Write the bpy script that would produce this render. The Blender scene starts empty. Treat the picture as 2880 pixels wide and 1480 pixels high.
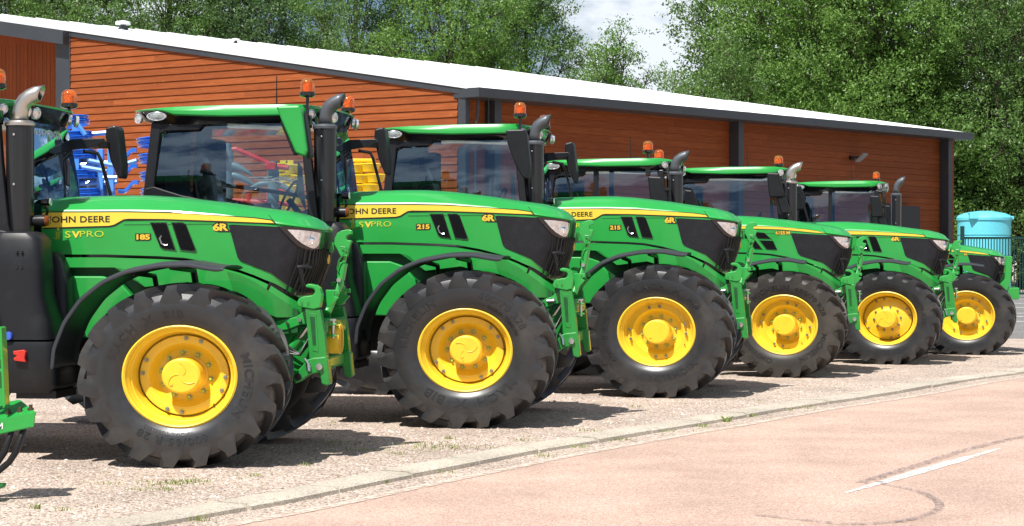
import bpy, bmesh, math, random
from math import sin, cos, pi, radians as R
from mathutils import Vector
random.seed(7)
CLO = 0.0
SC = bpy.context.scene
# ------------------------------------------------------------ camera, world, sun, exposure
FP, CX, HY, CH = 5500.0, 1440.0, 705.0, 1.65       # focal length in photo pixels, horizon row, camera height
cd = bpy.data.cameras.new('camera'); cam = bpy.data.objects.new('camera', cd); SC.collection.objects.link(cam)
cam.location = (0, 0, CH); cam.rotation_euler = (R(90), 0, 0)
cd.lens = FP/2880*36; cd.sensor_width = 36; cd.shift_y = -(740-HY)/2880; cd.clip_end = 5000
SC.camera = cam
SUN = Vector((-.30, -.52, 1.0)).normalized()      # towards the sun
wd = bpy.data.worlds.new('World'); SC.world = wd; wd.use_nodes = True
nt = wd.node_tree; nt.nodes.clear()
N = nt.nodes.new; L = nt.links.new
out = N('ShaderNodeOutputWorld'); bg = N('ShaderNodeBackground'); L(bg.outputs[0], out.inputs[0])
sky = N('ShaderNodeTexSky'); sky.sky_type = 'NISHITA'; sky.sun_disc = False
sky.sun_elevation = math.asin(SUN.z); sky.sun_rotation = math.atan2(SUN.x, SUN.y)
sky.air_density = 1.0; sky.dust_density = .2; sky.ozone_density = 4.0
tc = N('ShaderNodeTexCoord'); mp = N('ShaderNodeMapping'); mp.inputs['Scale'].default_value = (1, 1, 2.2); mp.inputs['Location'].default_value = (CLO, .4, 1.7)
L(tc.outputs['Generated'], mp.inputs[0])
nz = N('ShaderNodeTexNoise'); nz.inputs['Scale'].default_value = 3.6; nz.inputs['Detail'].default_value = 9; nz.inputs['Roughness'].default_value = .58
L(mp.outputs[0], nz.inputs['Vector'])
rp = N('ShaderNodeValToRGB'); rp.color_ramp.elements[0].position = .50; rp.color_ramp.elements[1].position = .57
L(nz.outputs['Fac'], rp.inputs[0])
mx = N('ShaderNodeMix'); mx.data_type = 'RGBA'
L(rp.outputs[0], mx.inputs['Factor']); L(sky.outputs[0], mx.inputs['A']); mx.inputs['B'].default_value = (13.5, 14.5, 15.8, 1)
L(mx.outputs['Result'], bg.inputs[0]); bg.inputs[1].default_value = .05
sd = bpy.data.lights.new('sun', 'SUN'); so = bpy.data.objects.new('sun', sd); SC.collection.objects.link(so)
sd.energy = 5.0; sd.angle = R(.5); sd.color = (1, .965, .9)
so.rotation_euler = SUN.to_track_quat('Z', 'Y').to_euler()
SC.view_settings.view_transform = 'Standard'; SC.view_settings.look = 'None'
SC.view_settings.exposure = .44; SC.view_settings.gamma = 1
SC.cycles.max_bounces = 8; SC.cycles.transparent_max_bounces = 24

# ------------------------------------------------------------ helpers
def link(o, parent=None):
    SC.collection.objects.link(o)
    if parent: o.parent = parent
    return o
def tag(o, label=None, cat=None, group=None, kind=None):
    if label: o['label'] = label
    if cat: o['category'] = cat
    if group: o['group'] = group
    if kind: o['kind'] = kind
    return o
def empty(name, loc=(0, 0, 0), rz=0, parent=None):
    o = bpy.data.objects.new(name, None); o.empty_display_size = .2
    o.location = loc; o.rotation_euler = (0, 0, rz); return link(o, parent)
def gnd(px, py, z=0):
    Y = (CH-z)*FP/(py-HY); return Vector(((px-CX)/FP*Y, Y, z))
def at(px, py, Y):
    return Vector(((px-CX)/FP*Y, Y, CH+(HY-py)/FP*Y))

class MB:
    def __init__(s, T=None): s.v = []; s.f = []; s.T = T
    def add(s, vs, fs):
        n = len(s.v)
        s.v += [tuple(s.T(*p)) if s.T else tuple(p) for p in vs]
        s.f += [tuple(n+i for i in f) for f in fs]
    def hexa(s, p):
        s.add(p, [(0, 3, 2, 1), (4, 5, 6, 7), (0, 1, 5, 4), (1, 2, 6, 5), (2, 3, 7, 6), (3, 0, 4, 7)])
    def box(s, x0, x1, y0, y1, z0, z1):
        s.hexa([(x0, y0, z0), (x1, y0, z0), (x1, y1, z0), (x0, y1, z0), (x0, y0, z1), (x1, y0, z1), (x1, y1, z1), (x0, y1, z1)])
    def prism(s, poly, y0, y1):            # polygon in xz, extruded in y
        n = len(poly)
        a = sum(poly[i][0]*poly[(i+1) % n][1]-poly[(i+1) % n][0]*poly[i][1] for i in range(n))
        if a < 0: poly = poly[::-1]
        vs = [(x, y0, z) for x, z in poly]+[(x, y1, z) for x, z in poly]
        s.add(vs, [tuple(range(n)), tuple(range(2*n-1, n-1, -1))]+[(i, i+n, (i+1) % n+n, (i+1) % n) for i in range(n)])
    def tube(s, pts, r, n=10, cap=True):
        pts = [Vector(p) for p in pts]; rs = r if isinstance(r, (list, tuple)) else [r]*len(pts)
        vs = []; fs = []; up = Vector((0, 0, 1)); pu = None
        for i, p in enumerate(pts):
            d = (pts[min(i+1, len(pts)-1)]-pts[max(i-1, 0)]).normalized()
            if pu is None:
                a = up if abs(d.z) < .9 else Vector((1, 0, 0)); u = d.cross(a).normalized()
            else: u = (pu-d*pu.dot(d)).normalized()
            pu = u; w = d.cross(u)
            for k in range(n):
                t = 2*pi*k/n; vs.append(p+(u*cos(t)+w*sin(t))*rs[i])
        for i in range(len(pts)-1):
            for k in range(n):
                fs.append((i*n+k, i*n+(k+1) % n, (i+1)*n+(k+1) % n, (i+1)*n+k))
        if cap: fs += [tuple(range(n-1, -1, -1)), tuple((len(pts)-1)*n+k for k in range(n))]
        s.add(vs, fs)
    def lathe(s, prof, c=(0, 0, 0), axis='z', n=32, close=False):   # prof: (r, h)
        vs = []; fs = []
        for r, h in prof:
            for k in range(n):
                t = 2*pi*k/n; a, b = r*cos(t), r*sin(t)
                vs.append({'z': (c[0]+a, c[1]+b, c[2]+h), 'y': (c[0]+a, c[1]+h, c[2]+b), 'x': (c[0]+h, c[1]+a, c[2]+b)}[axis])
        m = len(prof)
        for i in range(m-1 if not close else m):
            j = (i+1) % m
            for k in range(n):
                q = (i*n+k, i*n+(k+1) % n, j*n+(k+1) % n, j*n+k)
                fs.append(q if axis != 'y' else q[::-1])
        s.add(vs, fs)
    def ball(s, c, r, n=14, m=8, sc=(1, 1, 1)):
        vs = [];
        for i in range(m+1):
            a = pi*i/m
            for k in range(n):
                t = 2*pi*k/n; vs.append((c[0]+r*sc[0]*sin(a)*cos(t), c[1]+r*sc[1]*sin(a)*sin(t), c[2]+r*sc[2]*cos(a)))
        s.add(vs, [(i*n+k, (i+1)*n+k, (i+1)*n+(k+1) % n, i*n+(k+1) % n) for i in range(m) for k in range(n)])
    def mesh(s, name):
        me = bpy.data.meshes.new(name); me.from_pydata(s.v, [], s.f); me.update(); return me
    def build(s, name, mat, parent=None, smooth=None, bevel=0, solid=0, subd=0):
        me = s.mesh(name); return put(name, me, mat, parent, smooth, bevel, solid, subd)
def put(name, me, mat, parent=None, smooth=None, bevel=0, solid=0, subd=0, recalc=True):
    o = bpy.data.objects.new(name, me); link(o, parent)
    if mat and not me.materials: me.materials.append(mat)
    bm = bmesh.new(); bm.from_mesh(me)
    bmesh.ops.remove_doubles(bm, verts=bm.verts, dist=1e-5)
    if recalc: bmesh.ops.recalc_face_normals(bm, faces=bm.faces)
    if smooth is not None:
        for f in bm.faces: f.smooth = True
        for e in bm.edges:
            if len(e.link_faces) == 2: e.smooth = e.calc_face_angle(0) < R(smooth)
    bm.to_mesh(me); bm.free()
    if solid:
        m = o.modifiers.new('solidify', 'SOLIDIFY'); m.thickness = solid; m.offset = 0
    if bevel:
        m = o.modifiers.new('bevel', 'BEVEL'); m.width = bevel; m.segments = 2; m.limit_method = 'ANGLE'; m.angle_limit = R(35)
        m.harden_normals = False
    if subd:
        m = o.modifiers.new('sub', 'SUBSURF'); m.levels = m.render_levels = subd
    return o

# ------------------------------------------------------------ materials
def M_(name, col, rough=.5, metal=0, coat=0, bump=None, vary=None, emit=None, spec=None, trans=None):
    m = bpy.data.materials.new(name); m.use_nodes = True; t = m.node_tree
    b = t.nodes['Principled BSDF']
    b.inputs['Base Color'].default_value = (*col, 1); b.inputs['Roughness'].default_value = rough
    b.inputs['Metallic'].default_value = metal; b.inputs['Coat Weight'].default_value = coat; b.inputs['Coat Roughness'].default_value = .04
    if spec is not None: b.inputs['Specular IOR Level'].default_value = spec
    if vary:                                   # (scale, colour2, lo, hi [,stretch])
        c = t.nodes.new('ShaderNodeTexCoord'); mp = t.nodes.new('ShaderNodeMapping')
        if len(vary) > 4: mp.inputs['Scale'].default_value = vary[4]
        n = t.nodes.new('ShaderNodeTexNoise'); n.inputs['Scale'].default_value = vary[0]; n.inputs['Detail'].default_value = 8; n.inputs['Roughness'].default_value = .65
        r = t.nodes.new('ShaderNodeValToRGB'); r.color_ramp.elements[0].position = vary[2]; r.color_ramp.elements[1].position = vary[3]
        x = t.nodes.new('ShaderNodeMix'); x.data_type = 'RGBA'; x.inputs['A'].default_value = (*col, 1); x.inputs['B'].default_value = (*vary[1], 1)
        t.links.new(c.outputs['Object'], mp.inputs[0]); t.links.new(mp.outputs[0], n.inputs['Vector']); t.links.new(n.outputs['Fac'], r.inputs[0])
        t.links.new(r.outputs[0], x.inputs['Factor']); t.links.new(x.outputs['Result'], b.inputs['Base Color'])
    if bump:                                   # (scale, strength, distance)
        c = t.nodes.new('ShaderNodeTexCoord'); n = t.nodes.new('ShaderNodeTexNoise'); n.inputs['Scale'].default_value = bump[0]; n.inputs['Detail'].default_value = 6
        u = t.nodes.new('ShaderNodeBump'); u.inputs['Strength'].default_value = bump[1]; u.inputs['Distance'].default_value = bump[2]
        t.links.new(c.outputs['Object'], n.inputs['Vector']); t.links.new(n.outputs['Fac'], u.inputs['Height']); t.links.new(u.outputs[0], b.inputs['Normal'])
    return m
GREEN = M_('green_paint', (.018, .32, .048), .34, 0, .5, vary=(1.3, (.022, .35, .058), .4, .62), bump=(2.2, .02, .02))
GCAST = M_('green_cast', (.012, .25, .035), .38, 0, .4, vary=(9, (.014, .20, .03), .45, .7), bump=(60, .08, .003))
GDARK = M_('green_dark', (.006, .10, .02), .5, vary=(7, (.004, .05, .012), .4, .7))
YEL = M_('yellow_paint', (.88, .585, .035), .40, 0, .3, vary=(4, (.80, .47, .02), .50, .8))
YDEC = M_('yellow_decal', (.85, .62, .06), .4)
YTXT = M_('yellow_text', (.80, .50, .04), .4)
YGTX = M_('yellowgreen_text', (.50, .60, .03), .4)
BTXT = M_('black_text', (.012, .012, .012), .5)
WTXT = M_('white_text', (.75, .75, .75), .5)
BPL = M_('black_plastic', (.009, .0095, .012), .38, bump=(220, .12, .001), vary=(5, (.015, .016, .018), .4, .75), spec=.35)
BTANK = M_('black_tank', (.010, .011, .014), .42, bump=(160, .18, .002), vary=(3.5, (.026, .026, .027), .52, .8), spec=.35)
BGL = M_('black_gloss', (.008, .008, .01), .12, 0, .5)
BMESHM = M_('black_mesh_panel', (.012, .0125, .016), .5, bump=(420, .35, .0012), vary=(14, (.02, .021, .025), .45, .75), spec=.3)
DARK = M_('dark_underside', (.008, .008, .009), .7)
RUB = M_('tyre_rubber', (.020, .0205, .023), .36, vary=(2.6, (.060, .055, .049), .46, .76), bump=(38, .10, .004), spec=.7)
RUBD = M_('dusty_tyre_rubber', (.030, .028, .026), .5, vary=(2.2, (.075, .064, .052), .42, .72), bump=(38, .10, .004), spec=.45)
RUBL = M_('tyre_lettering', (.018, .018, .020), .42, spec=.6)
FEND = M_('fender_plastic', (.030, .034, .043), .45, bump=(150, .15, .001))
STEEL = M_('bright_steel', (.62, .62, .60), .28, 1)
BRSH = M_('brushed_exhaust', (.55, .53, .50), .38, 1, bump=(60, .05, .002))
GREYX = M_('grey_exhaust', (.10, .11, .125), .42, .35)
BOLT = M_('bolt_zinc', (.32, .33, .26), .4, .8)
LENS = M_('lamp_lens', (.78, .80, .82), .10, .55, .9, vary=(26, (.50, .53, .56), .42, .62))
CHR = M_('lamp_reflector', (.85, .86, .88), .08, 1)
SEATM = M_('seat_cover', (.16, .18, .17), .35, vary=(6, (.05, .055, .055), .45, .6), bump=(14, .5, .03))
INTER = M_('cab_interior', (.035, .038, .036), .7)
SAGE = M_('cab_trim_sage', (.28, .33, .27), .6)
RED = M_('red_plastic', (.55, .03, .02), .4)
BLU = M_('blue_cap', (.05, .12, .55), .4)
ANTH = M_('anthracite_metal', (.045, .052, .062), .45, .2, vary=(2, (.055, .062, .072), .4, .7))
ROOFW = M_('white_roof_sheet', (.80, .81, .82), .5, vary=(.6, (.72, .73, .75), .5, .8))
MBLUE = M_('machine_blue', (.02, .16, .72), .22, .15, .7)
MLBLUE = M_('machine_light_blue', (.08, .30, .80), .35, 0, .4)
MRED = M_('machine_red', (.62, .03, .018), .35, 0, .4)
MYEL = M_('machine_yellow', (.82, .56, .01), .38, 0, .3)
MGREY = M_('machine_grey', (.17, .22, .25), .45, .3)
def plastic_lens(name, col, em=0):
    m = bpy.data.materials.new(name); m.use_nodes = True; b = m.node_tree.nodes['Principled BSDF']
    b.inputs['Base Color'].default_value = (*col, 1); b.inputs['Roughness'].default_value = .12
    b.inputs['Transmission Weight'].default_value = .8; b.inputs['IOR'].default_value = 1.3; b.inputs['Coat Weight'].default_value = .6
    return m
ORNG = plastic_lens('orange_beacon', (1.0, .24, .035))
ORLN = plastic_lens('orange_indicator', (.9, .22, .01))
def glass(name, tint, ior, haze=.0):
    m = bpy.data.materials.new(name); m.use_nodes = True; t = m.node_tree; t.nodes.clear()
    o = t.nodes.new('ShaderNodeOutputMaterial'); x = t.nodes.new('ShaderNodeMixShader'); a = t.nodes.new('ShaderNodeBsdfTransparent')
    g = t.nodes.new('ShaderNodeBsdfGlossy'); f = t.nodes.new('ShaderNodeFresnel'); f.inputs[0].default_value = ior
    a.inputs[0].default_value = (*tint, 1); g.inputs['Roughness'].default_value = .0; g.inputs[0].default_value = (.62, .80, 1, 1)
    t.links.new(f.outputs[0], x.inputs[0]); t.links.new(a.outputs[0], x.inputs[1]); t.links.new(g.outputs[0], x.inputs[2]); t.links.new(x.outputs[0], o.inputs[0])
    return m
GLS = glass('cab_glass', (.72, .83, .84), 2.1)

def wood(name, c1, c2, c3, pitch, vertical=False):
    m = bpy.data.materials.new(name); m.use_nodes = True; t = m.node_tree; b = t.nodes['Principled BSDF']; n = t.nodes.new; l = t.links.new
    c = n('ShaderNodeTexCoord'); s = n('ShaderNodeSeparateXYZ'); l(c.outputs['Object'], s.inputs[0])
    def mth(op, a, v=None, w=None):
        q = n('ShaderNodeMath'); q.operation = op
        if hasattr(a, 'links'): l(a, q.inputs[0])
        else: q.inputs[0].default_value = a
        if v is not None:
            if hasattr(v, 'links'): l(v, q.inputs[1])
            else: q.inputs[1].default_value = v
        return q.outputs[0]
    along, across = (s.outputs['Z'], s.outputs['X']) if vertical else (s.outputs['X'], s.outputs['Z'])
    row = mth('FLOOR', mth('DIVIDE', across, pitch))
    wn0 = n('ShaderNodeTexWhiteNoise'); wn0.noise_dimensions = '1D'; l(row, wn0.inputs['W'])
    seg = mth('FLOOR', mth('DIVIDE', mth('ADD', along, mth('MULTIPLY', wn0.outputs['Value'], 4.)), 4.2))
    cb = n('ShaderNodeCombineXYZ'); l(row, cb.inputs[0]); l(seg, cb.inputs[1])
    wn = n('ShaderNodeTexWhiteNoise'); wn.noise_dimensions = '3D'; l(cb.outputs[0], wn.inputs['Vector'])
    cb2 = n('ShaderNodeCombineXYZ'); l(mth('MULTIPLY', along, .9), cb2.inputs[0]); l(mth('MULTIPLY', across, 16), cb2.inputs[1]); l(mth('MULTIPLY', wn.outputs['Value'], 30), cb2.inputs[2])
    ns = n('ShaderNodeTexNoise'); ns.inputs['Scale'].default_value = 2.5; ns.inputs['Detail'].default_value = 8; ns.inputs['Distortion'].default_value = .6; l(cb2.outputs[0], ns.inputs['Vector'])
    r = n('ShaderNodeValToRGB'); r.color_ramp.elements[0].position = .3; r.color_ramp.elements[1].position = .72
    r.color_ramp.elements[0].color = (*c1, 1); r.color_ramp.elements[1].color = (*c2, 1); l(ns.outputs['Fac'], r.inputs[0])
    x = n('ShaderNodeMix'); x.data_type = 'RGBA'; l(mth('MULTIPLY', wn.outputs['Value'], .5), x.inputs['Factor']); l(r.outputs[0], x.inputs['A']); x.inputs['B'].default_value = (*c3, 1)
    # knots and light scratches
    cb3 = n('ShaderNodeCombineXYZ'); l(mth('MULTIPLY', along, 1.6), cb3.inputs[0]); l(mth('MULTIPLY', across, 3.5), cb3.inputs[1]); l(row, cb3.inputs[2])
    vo = n('ShaderNodeTexVoronoi'); vo.inputs['Scale'].default_value = 1.7; l(cb3.outputs[0], vo.inputs['Vector'])
    k = n('ShaderNodeValToRGB'); k.color_ramp.elements[0].position = .035; k.color_ramp.elements[1].position = .09; l(vo.outputs['Distance'], k.inputs[0])
    x2 = n('ShaderNodeMix'); x2.data_type = 'RGBA'; l(k.outputs[0], x2.inputs['Factor']); x2.inputs['A'].default_value = (c1[0]*1.5, c1[1]*2.6, c1[2]*3.5, 1); l(x.outputs['Result'], x2.inputs['B'])
    l(x2.outputs['Result'], b.inputs['Base Color']); b.inputs['Roughness'].default_value = .65; b.inputs['Specular IOR Level'].default_value = .18
    u = n('ShaderNodeBump'); u.inputs['Strength'].default_value = .25; u.inputs['Distance'].default_value = .01; l(ns.outputs['Fac'], u.inputs['Height']); l(u.outputs[0], b.inputs['Normal'])
    return m
WOOD = wood('stained_boards', (.23, .055, .0145), (.36, .103, .030), (.175, .043, .012), .165)
WOODV = wood('stained_vertical_boards', (.24, .052, .013), (.34, .085, .022), (.19, .041, .011), .14, True)

def ground_mat(name, cols, scale, bumpd, patch=None, rough=.9, bstr=1.0):
    m = bpy.data.materials.new(name); m.use_nodes = True; t = m.node_tree; b = t.nodes['Principled BSDF']; n = t.nodes.new; l = t.links.new
    c = n('ShaderNodeTexCoord')
    v = n('ShaderNodeTexVoronoi'); v.inputs['Scale'].default_value = scale; l(c.outputs['Object'], v.inputs['Vector'])
    s = n('ShaderNodeSeparateColor'); l(v.outputs['Color'], s.inputs[0])
    r = n('ShaderNodeValToRGB'); e = r.color_ramp.elements
    e[0].color = (*cols[0], 1); e[0].position = 0; e[1].color = (*cols[-1], 1); e[1].position = 1
    for i, q in enumerate(cols[1:-1]):
        z = e.new((i+1)/(len(cols)-1)); z.color = (*q, 1)
    l(s.outputs[0], r.inputs[0])
    ns = n('ShaderNodeTexNoise'); ns.inputs['Scale'].default_value = 1.1; ns.inputs['Detail'].default_value = 7; l(c.outputs['Object'], ns.inputs['Vector'])
    r2 = n('ShaderNodeValToRGB'); r2.color_ramp.elements[0].position = .3; r2.color_ramp.elements[0].color = (.82, .80, .79, 1); r2.color_ramp.elements[1].position = .7; r2.color_ramp.elements[1].color = (1.1, 1.08, 1.06, 1)
    l(ns.outputs['Fac'], r2.inputs[0])
    x = n('ShaderNodeMix'); x.data_type = 'RGBA'; x.blend_type = 'MULTIPLY'; x.inputs['Factor'].default_value = 1; l(r.outputs[0], x.inputs['A']); l(r2.outputs[0], x.inputs['B'])
    res = x.outputs['Result']
    if patch:
        n3 = n('ShaderNodeTexNoise'); n3.inputs['Scale'].default_value = patch[0]; n3.inputs['Detail'].default_value = 8; n3.inputs['Roughness'].default_value = .7; l(c.outputs['Object'], n3.inputs['Vector'])
        r3 = n('ShaderNodeValToRGB'); r3.color_ramp.elements[0].position = patch[1]; r3.color_ramp.elements[1].position = patch[2]; l(n3.outputs['Fac'], r3.inputs[0])
        y = n('ShaderNodeMix'); y.data_type = 'RGBA'; l(r3.outputs[0], y.inputs['Factor']); l(res, y.inputs['A']); y.inputs['B'].default_value = (*patch[3], 1); res = y.outputs['Result']
    l(res, b.inputs['Base Color']); b.inputs['Roughness'].default_value = rough; b.inputs['Specular IOR Level'].default_value = .2
    n4 = n('ShaderNodeTexNoise'); n4.inputs['Scale'].default_value = scale*.35; n4.inputs['Detail'].default_value = 5; l(c.outputs['Object'], n4.inputs['Vector'])
    h = n('ShaderNodeMath'); h.operation = 'SUBTRACT'; l(n4.outputs['Fac'], h.inputs[0]); l(v.outputs['Distance'], h.inputs[1])
    u = n('ShaderNodeBump'); u.inputs['Strength'].default_value = bstr; u.inputs['Distance'].default_value = bumpd; l(h.outputs[0], u.inputs['Height']); l(u.outputs[0], b.inputs['Normal'])
    return m
GRAVEL = ground_mat('pink_gravel', [(.14, .10, .085), (.41, .325, .27), (.53, .43, .36), (.61, .51, .44), (.76, .67, .59)], 62, .012, patch=(3.5, .68, .8, (.42, .34, .29)))
ROADM = ground_mat('pink_road', [(.29, .195, .155), (.455, .315, .257), (.495, .35, .288), (.525, .38, .313), (.65, .545, .475)], 120, .002, patch=(14, .74, .86, (.40, .31, .27)), bstr=.5)
KERBM = ground_mat('kerb_concrete', [(.31, .28, .23), (.47, .425, .355), (.54, .49, .415), (.62, .57, .49)], 110, .003, patch=(6, .55, .75, (.34, .32, .25)), bstr=.5)
ASPH = ground_mat('grey_asphalt', [(.13, .13, .13), (.20, .20, .20), (.26, .26, .26)], 60, .003, bstr=.3)
def paintm(name, col, lo, hi, scale):
    m = bpy.data.materials.new(name); m.use_nodes = True; t = m.node_tree; b = t.nodes['Principled BSDF']; n = t.nodes.new; l = t.links.new
    c = n('ShaderNodeTexCoord'); ns = n('ShaderNodeTexNoise'); ns.inputs['Scale'].default_value = scale; ns.inputs['Detail'].default_value = 8; ns.inputs['Roughness'].default_value = .7
    l(c.outputs['Object'], ns.inputs['Vector']); r = n('ShaderNodeValToRGB'); r.color_ramp.elements[0].position = lo; r.color_ramp.elements[1].position = hi
    l(ns.outputs['Fac'], r.inputs[0]); l(r.outputs[0], b.inputs['Alpha']); b.inputs['Base Color'].default_value = (*col, 1); b.inputs['Roughness'].default_value = .8
    return m
WLINE = paintm('worn_white_paint', (.8, .8, .78), .42, .52, 20)
TAR = paintm('tar_seal', (.22, .19, .19), .44, .66, 30)
def leafm(name, c1, c2):
    m = bpy.data.materials.new(name); m.use_nodes = True; t = m.node_tree; t.nodes.clear(); n = t.nodes.new; l = t.links.new
    o = n('ShaderNodeOutputMaterial'); g = n('ShaderNodeNewGeometry'); r = n('ShaderNodeValToRGB')
    r.color_ramp.elements[0].color = (*c1, 1); r.color_ramp.elements[1].color = (*c2, 1); l(g.outputs['Random Per Island'], r.inputs[0])
    b = n('ShaderNodeBsdfPrincipled'); b.inputs['Roughness'].default_value = .42; l(r.outputs[0], b.inputs['Base Color'])
    tr = n('ShaderNodeBsdfTranslucent'); l(r.outputs[0], tr.inputs[0]); x = n('ShaderNodeMixShader'); x.inputs[0].default_value = .45
    l(b.outputs[0], x.inputs[1]); l(tr.outputs[0], x.inputs[2]); l(x.outputs[0], o.inputs[0]); return m
LEAF = [leafm('leaves_mid', (.085, .18, .038), (.20, .34, .09)), leafm('leaves_fresh', (.11, .225, .038), (.24, .41, .095)), leafm('leaves_dark', (.055, .125, .036), (.14, .24, .085))]
BARK = M_('bark', (.07, .055, .04), .9, bump=(12, .6, .03))
GRASSM = leafm('grass_blades', (.16, .24, .04), (.40, .46, .12))

# ------------------------------------------------------------ text
def text_geo(s, size, bold=0., ext=.0, sx=1.0, space=1.0):
    cu = bpy.data.curves.new('t', 'FONT'); cu.body = s; cu.size = size; cu.offset = bold; cu.extrude = ext; cu.space_character = space
    cu.align_x = 'CENTER'; cu.align_y = 'CENTER'; cu.resolution_u = 3
    o = bpy.data.objects.new('t', cu); SC.collection.objects.link(o)
    dg = bpy.context.evaluated_depsgraph_get(); me = o.evaluated_get(dg).to_mesh()
    vs = [(v.co.x*sx, v.co.y, v.co.z) for v in me.vertices]; fs = [tuple(p.vertices) for p in me.polygons]
    bpy.data.objects.remove(o); bpy.data.curves.remove(cu)
    return vs, fs

# ------------------------------------------------------------ setting: ground, kerb, road
def sheet(name, pts, z, mat, kind='structure', thick=0):
    bm = bmesh.new(); vs = [bm.verts.new((p[0], p[1], z)) for p in pts]; bm.faces.new(vs)
    bmesh.ops.triangulate(bm, faces=bm.faces[:])
    me = bpy.data.meshes.new(name); bm.to_mesh(me); bm.free(); me.materials.append(mat)
    o = bpy.data.objects.new(name, me); link(o); tag(o, kind=kind); return o
sheet('gravel_ground', [(-900, -300), (900, -300), (900, 1600), (-900, 1600)], 0, GRAVEL)
def curve_pts(px):
    out = []
    P = [gnd(*p) for p in px]
    P = [P[0]*2-P[1]]+P+[P[-1]*2-P[-2]]
    for i in range(1, len(P)-2):
        for k in range(6):
            t = k/6; a, b, c, d = P[i-1:i+3]
            out.append(.5*((2*b)+(c-a)*t+(2*a-5*b+4*c-d)*t*t+(3*b-a-3*c+d)*t**3))
    out.append(P[-2]); return out
KU = [(285, 1480), (699, 1408), (973, 1354), (1213, 1309), (1440, 1266), (1599, 1240), (1753, 1214), (1943, 1184), (2167, 1146), (2446, 1106), (2670, 1068), (2880, 1042)]
ku = curve_pts(KU)
d0 = (ku[0]-ku[1]).normalized(); d1 = (ku[-1]-ku[-2]).normalized()
ku = [ku[0]+d0*12, ku[0]+d0*5, ku[0]+d0*2]+ku+[ku[-1]+d1*k for k in (3, 8, 20, 60)]
def offset(P, o):
    r = []
    for i, p in enumerate(P):
        d = (P[min(i+1, len(P)-1)]-P[max(i-1, 0)]).normalized(); r.append(p+Vector((d.y, -d.x, 0))*o)
    return r
# kerb stones laid end to end: resample to 1 m
def resample(P, step):
    out = [P[0]]; acc = 0
    for a, b in zip(P, P[1:]):
        Ls = (b-a).length; t = step-acc
        while t <= Ls: out.append(a+(b-a)*(t/Ls)); t += step
        acc = (acc+Ls) % step
    return out
kr = resample(ku, .125); kb = MB()
profk = [(.03, -.1), (.03, .018), (.05, .032), (.27, .032), (.315, .016), (.335, -.1)]
for i in range(0, len(kr)-8, 8):
    seg = kr[i:i+9]; g = .012; jz = random.uniform(-.005, .007); jo = random.uniform(-.012, .010)
    rings = []
    for j, p in enumerate(seg):
        d = (kr[min(i+j+1, len(kr)-1)]-kr[max(i+j-1, 0)]).normalized(); nrm = Vector((d.y, -d.x, 0))
        q = p+d*(g if j == 0 else (-g if j == 8 else 0))
        rings.append([q+nrm*(o+jo)+Vector((0, 0, h+jz+.012)) for o, h in profk])
    vs = [v for r in rings for v in r]; m = len(profk)
    fs = [(a*m+b, a*m+b+1, (a+1)*m+b+1, (a+1)*m+b) for a in range(8) for b in range(m-1)]+[tuple(range(m-1, -1, -1)), tuple(8*m+b for b in range(m))]
    kb.add(vs, fs)
tag(kb.build('kerb', KERBM), kind='structure')
# road: everything on the camera's side of a line beyond the kerb
re = offset(ku, .62)
rnd = random.Random(3)
rr = resample(re, .2); rr = [p+Vector((rnd.uniform(-.012, .012), rnd.uniform(-.012, .012), 0)) for p in rr]
sheet('road', [(p.x, p.y) for p in rr]+[(rr[-1].x+40, -60), (-60, -60), (-60, rr[0].y)], .004, ROADM)
# pale worn edge strip along the road side
es = MB(); e0 = resample(offset(ku, .60), .2); e1 = resample(offset(ku, .70), .2)
n_ = min(len(e0), len(e1))
def ribbon(P, w, z, name, mat):
    b = MB(); A0 = offset(P, -w/2); B0 = offset(P, w/2); rn_ = random.Random(9)
    if w > .1: ta = [min(1, .25+2.2*min(i, len(P)-1-i)/len(P))*rn_.uniform(.8, 1.1) for i in range(len(P))]
    else: ta = [1]*len(P)
    A = [p+(a-p)*t for p, a, t in zip(P, A0, ta)]; B = [p+(a-p)*t for p, a, t in zip(P, B0, ta)]
    b.add([(*p.xy, z) for q in zip(A, B) for p in q], [(2*i, 2*i+1, 2*i+3, 2*i+2) for i in range(len(P)-1)])
    o = b.build(name, mat); tag(o, kind='structure'); return o
ribbon(offset(ku, .66), .10, .008, 'road_edge_strip', paintm('pale_edge', (.62, .50, .42), .36, .55, 14))
ribbon(resample([gnd(*p) for p in [(2379, 1389), (2470, 1363), (2600, 1325), (2720, 1290), (2826, 1260)]], .12), .12, .008, 'white_road_marking', WLINE)
def smooth_px(l): return curve_pts(l)
ribbon(smooth_px([(2420, 1362), (2446, 1353), (2592, 1308), (2726, 1266), (2880, 1230), (3050, 1195)]), .09, .012, 'tar_repair_line', TAR)
ribbon(smooth_px([(2470, 1358), (2497, 1367), (2586, 1386), (2642, 1420), (2614, 1448), (2530, 1470), (2390, 1478), (2250, 1465), (2122, 1451)]), .06, .012, 'tar_repair_line', TAR)
# grey parking asphalt beyond the gravel, right
sheet('asphalt_road', [(7.5, 37), (30, 33), (90, 45), (90, 74), (13.5, 74), (11.6, 60)], .004, ASPH)
pl = MB()
for y in (842, 854, 866, 882, 891, 905):
    p = gnd(2600, y); pl.box(p.x-1, p.x+22, p.y-.09, p.y+.09, .006, .010)
tag(pl.build('white_parking_lines', WLINE), kind='structure')

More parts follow.
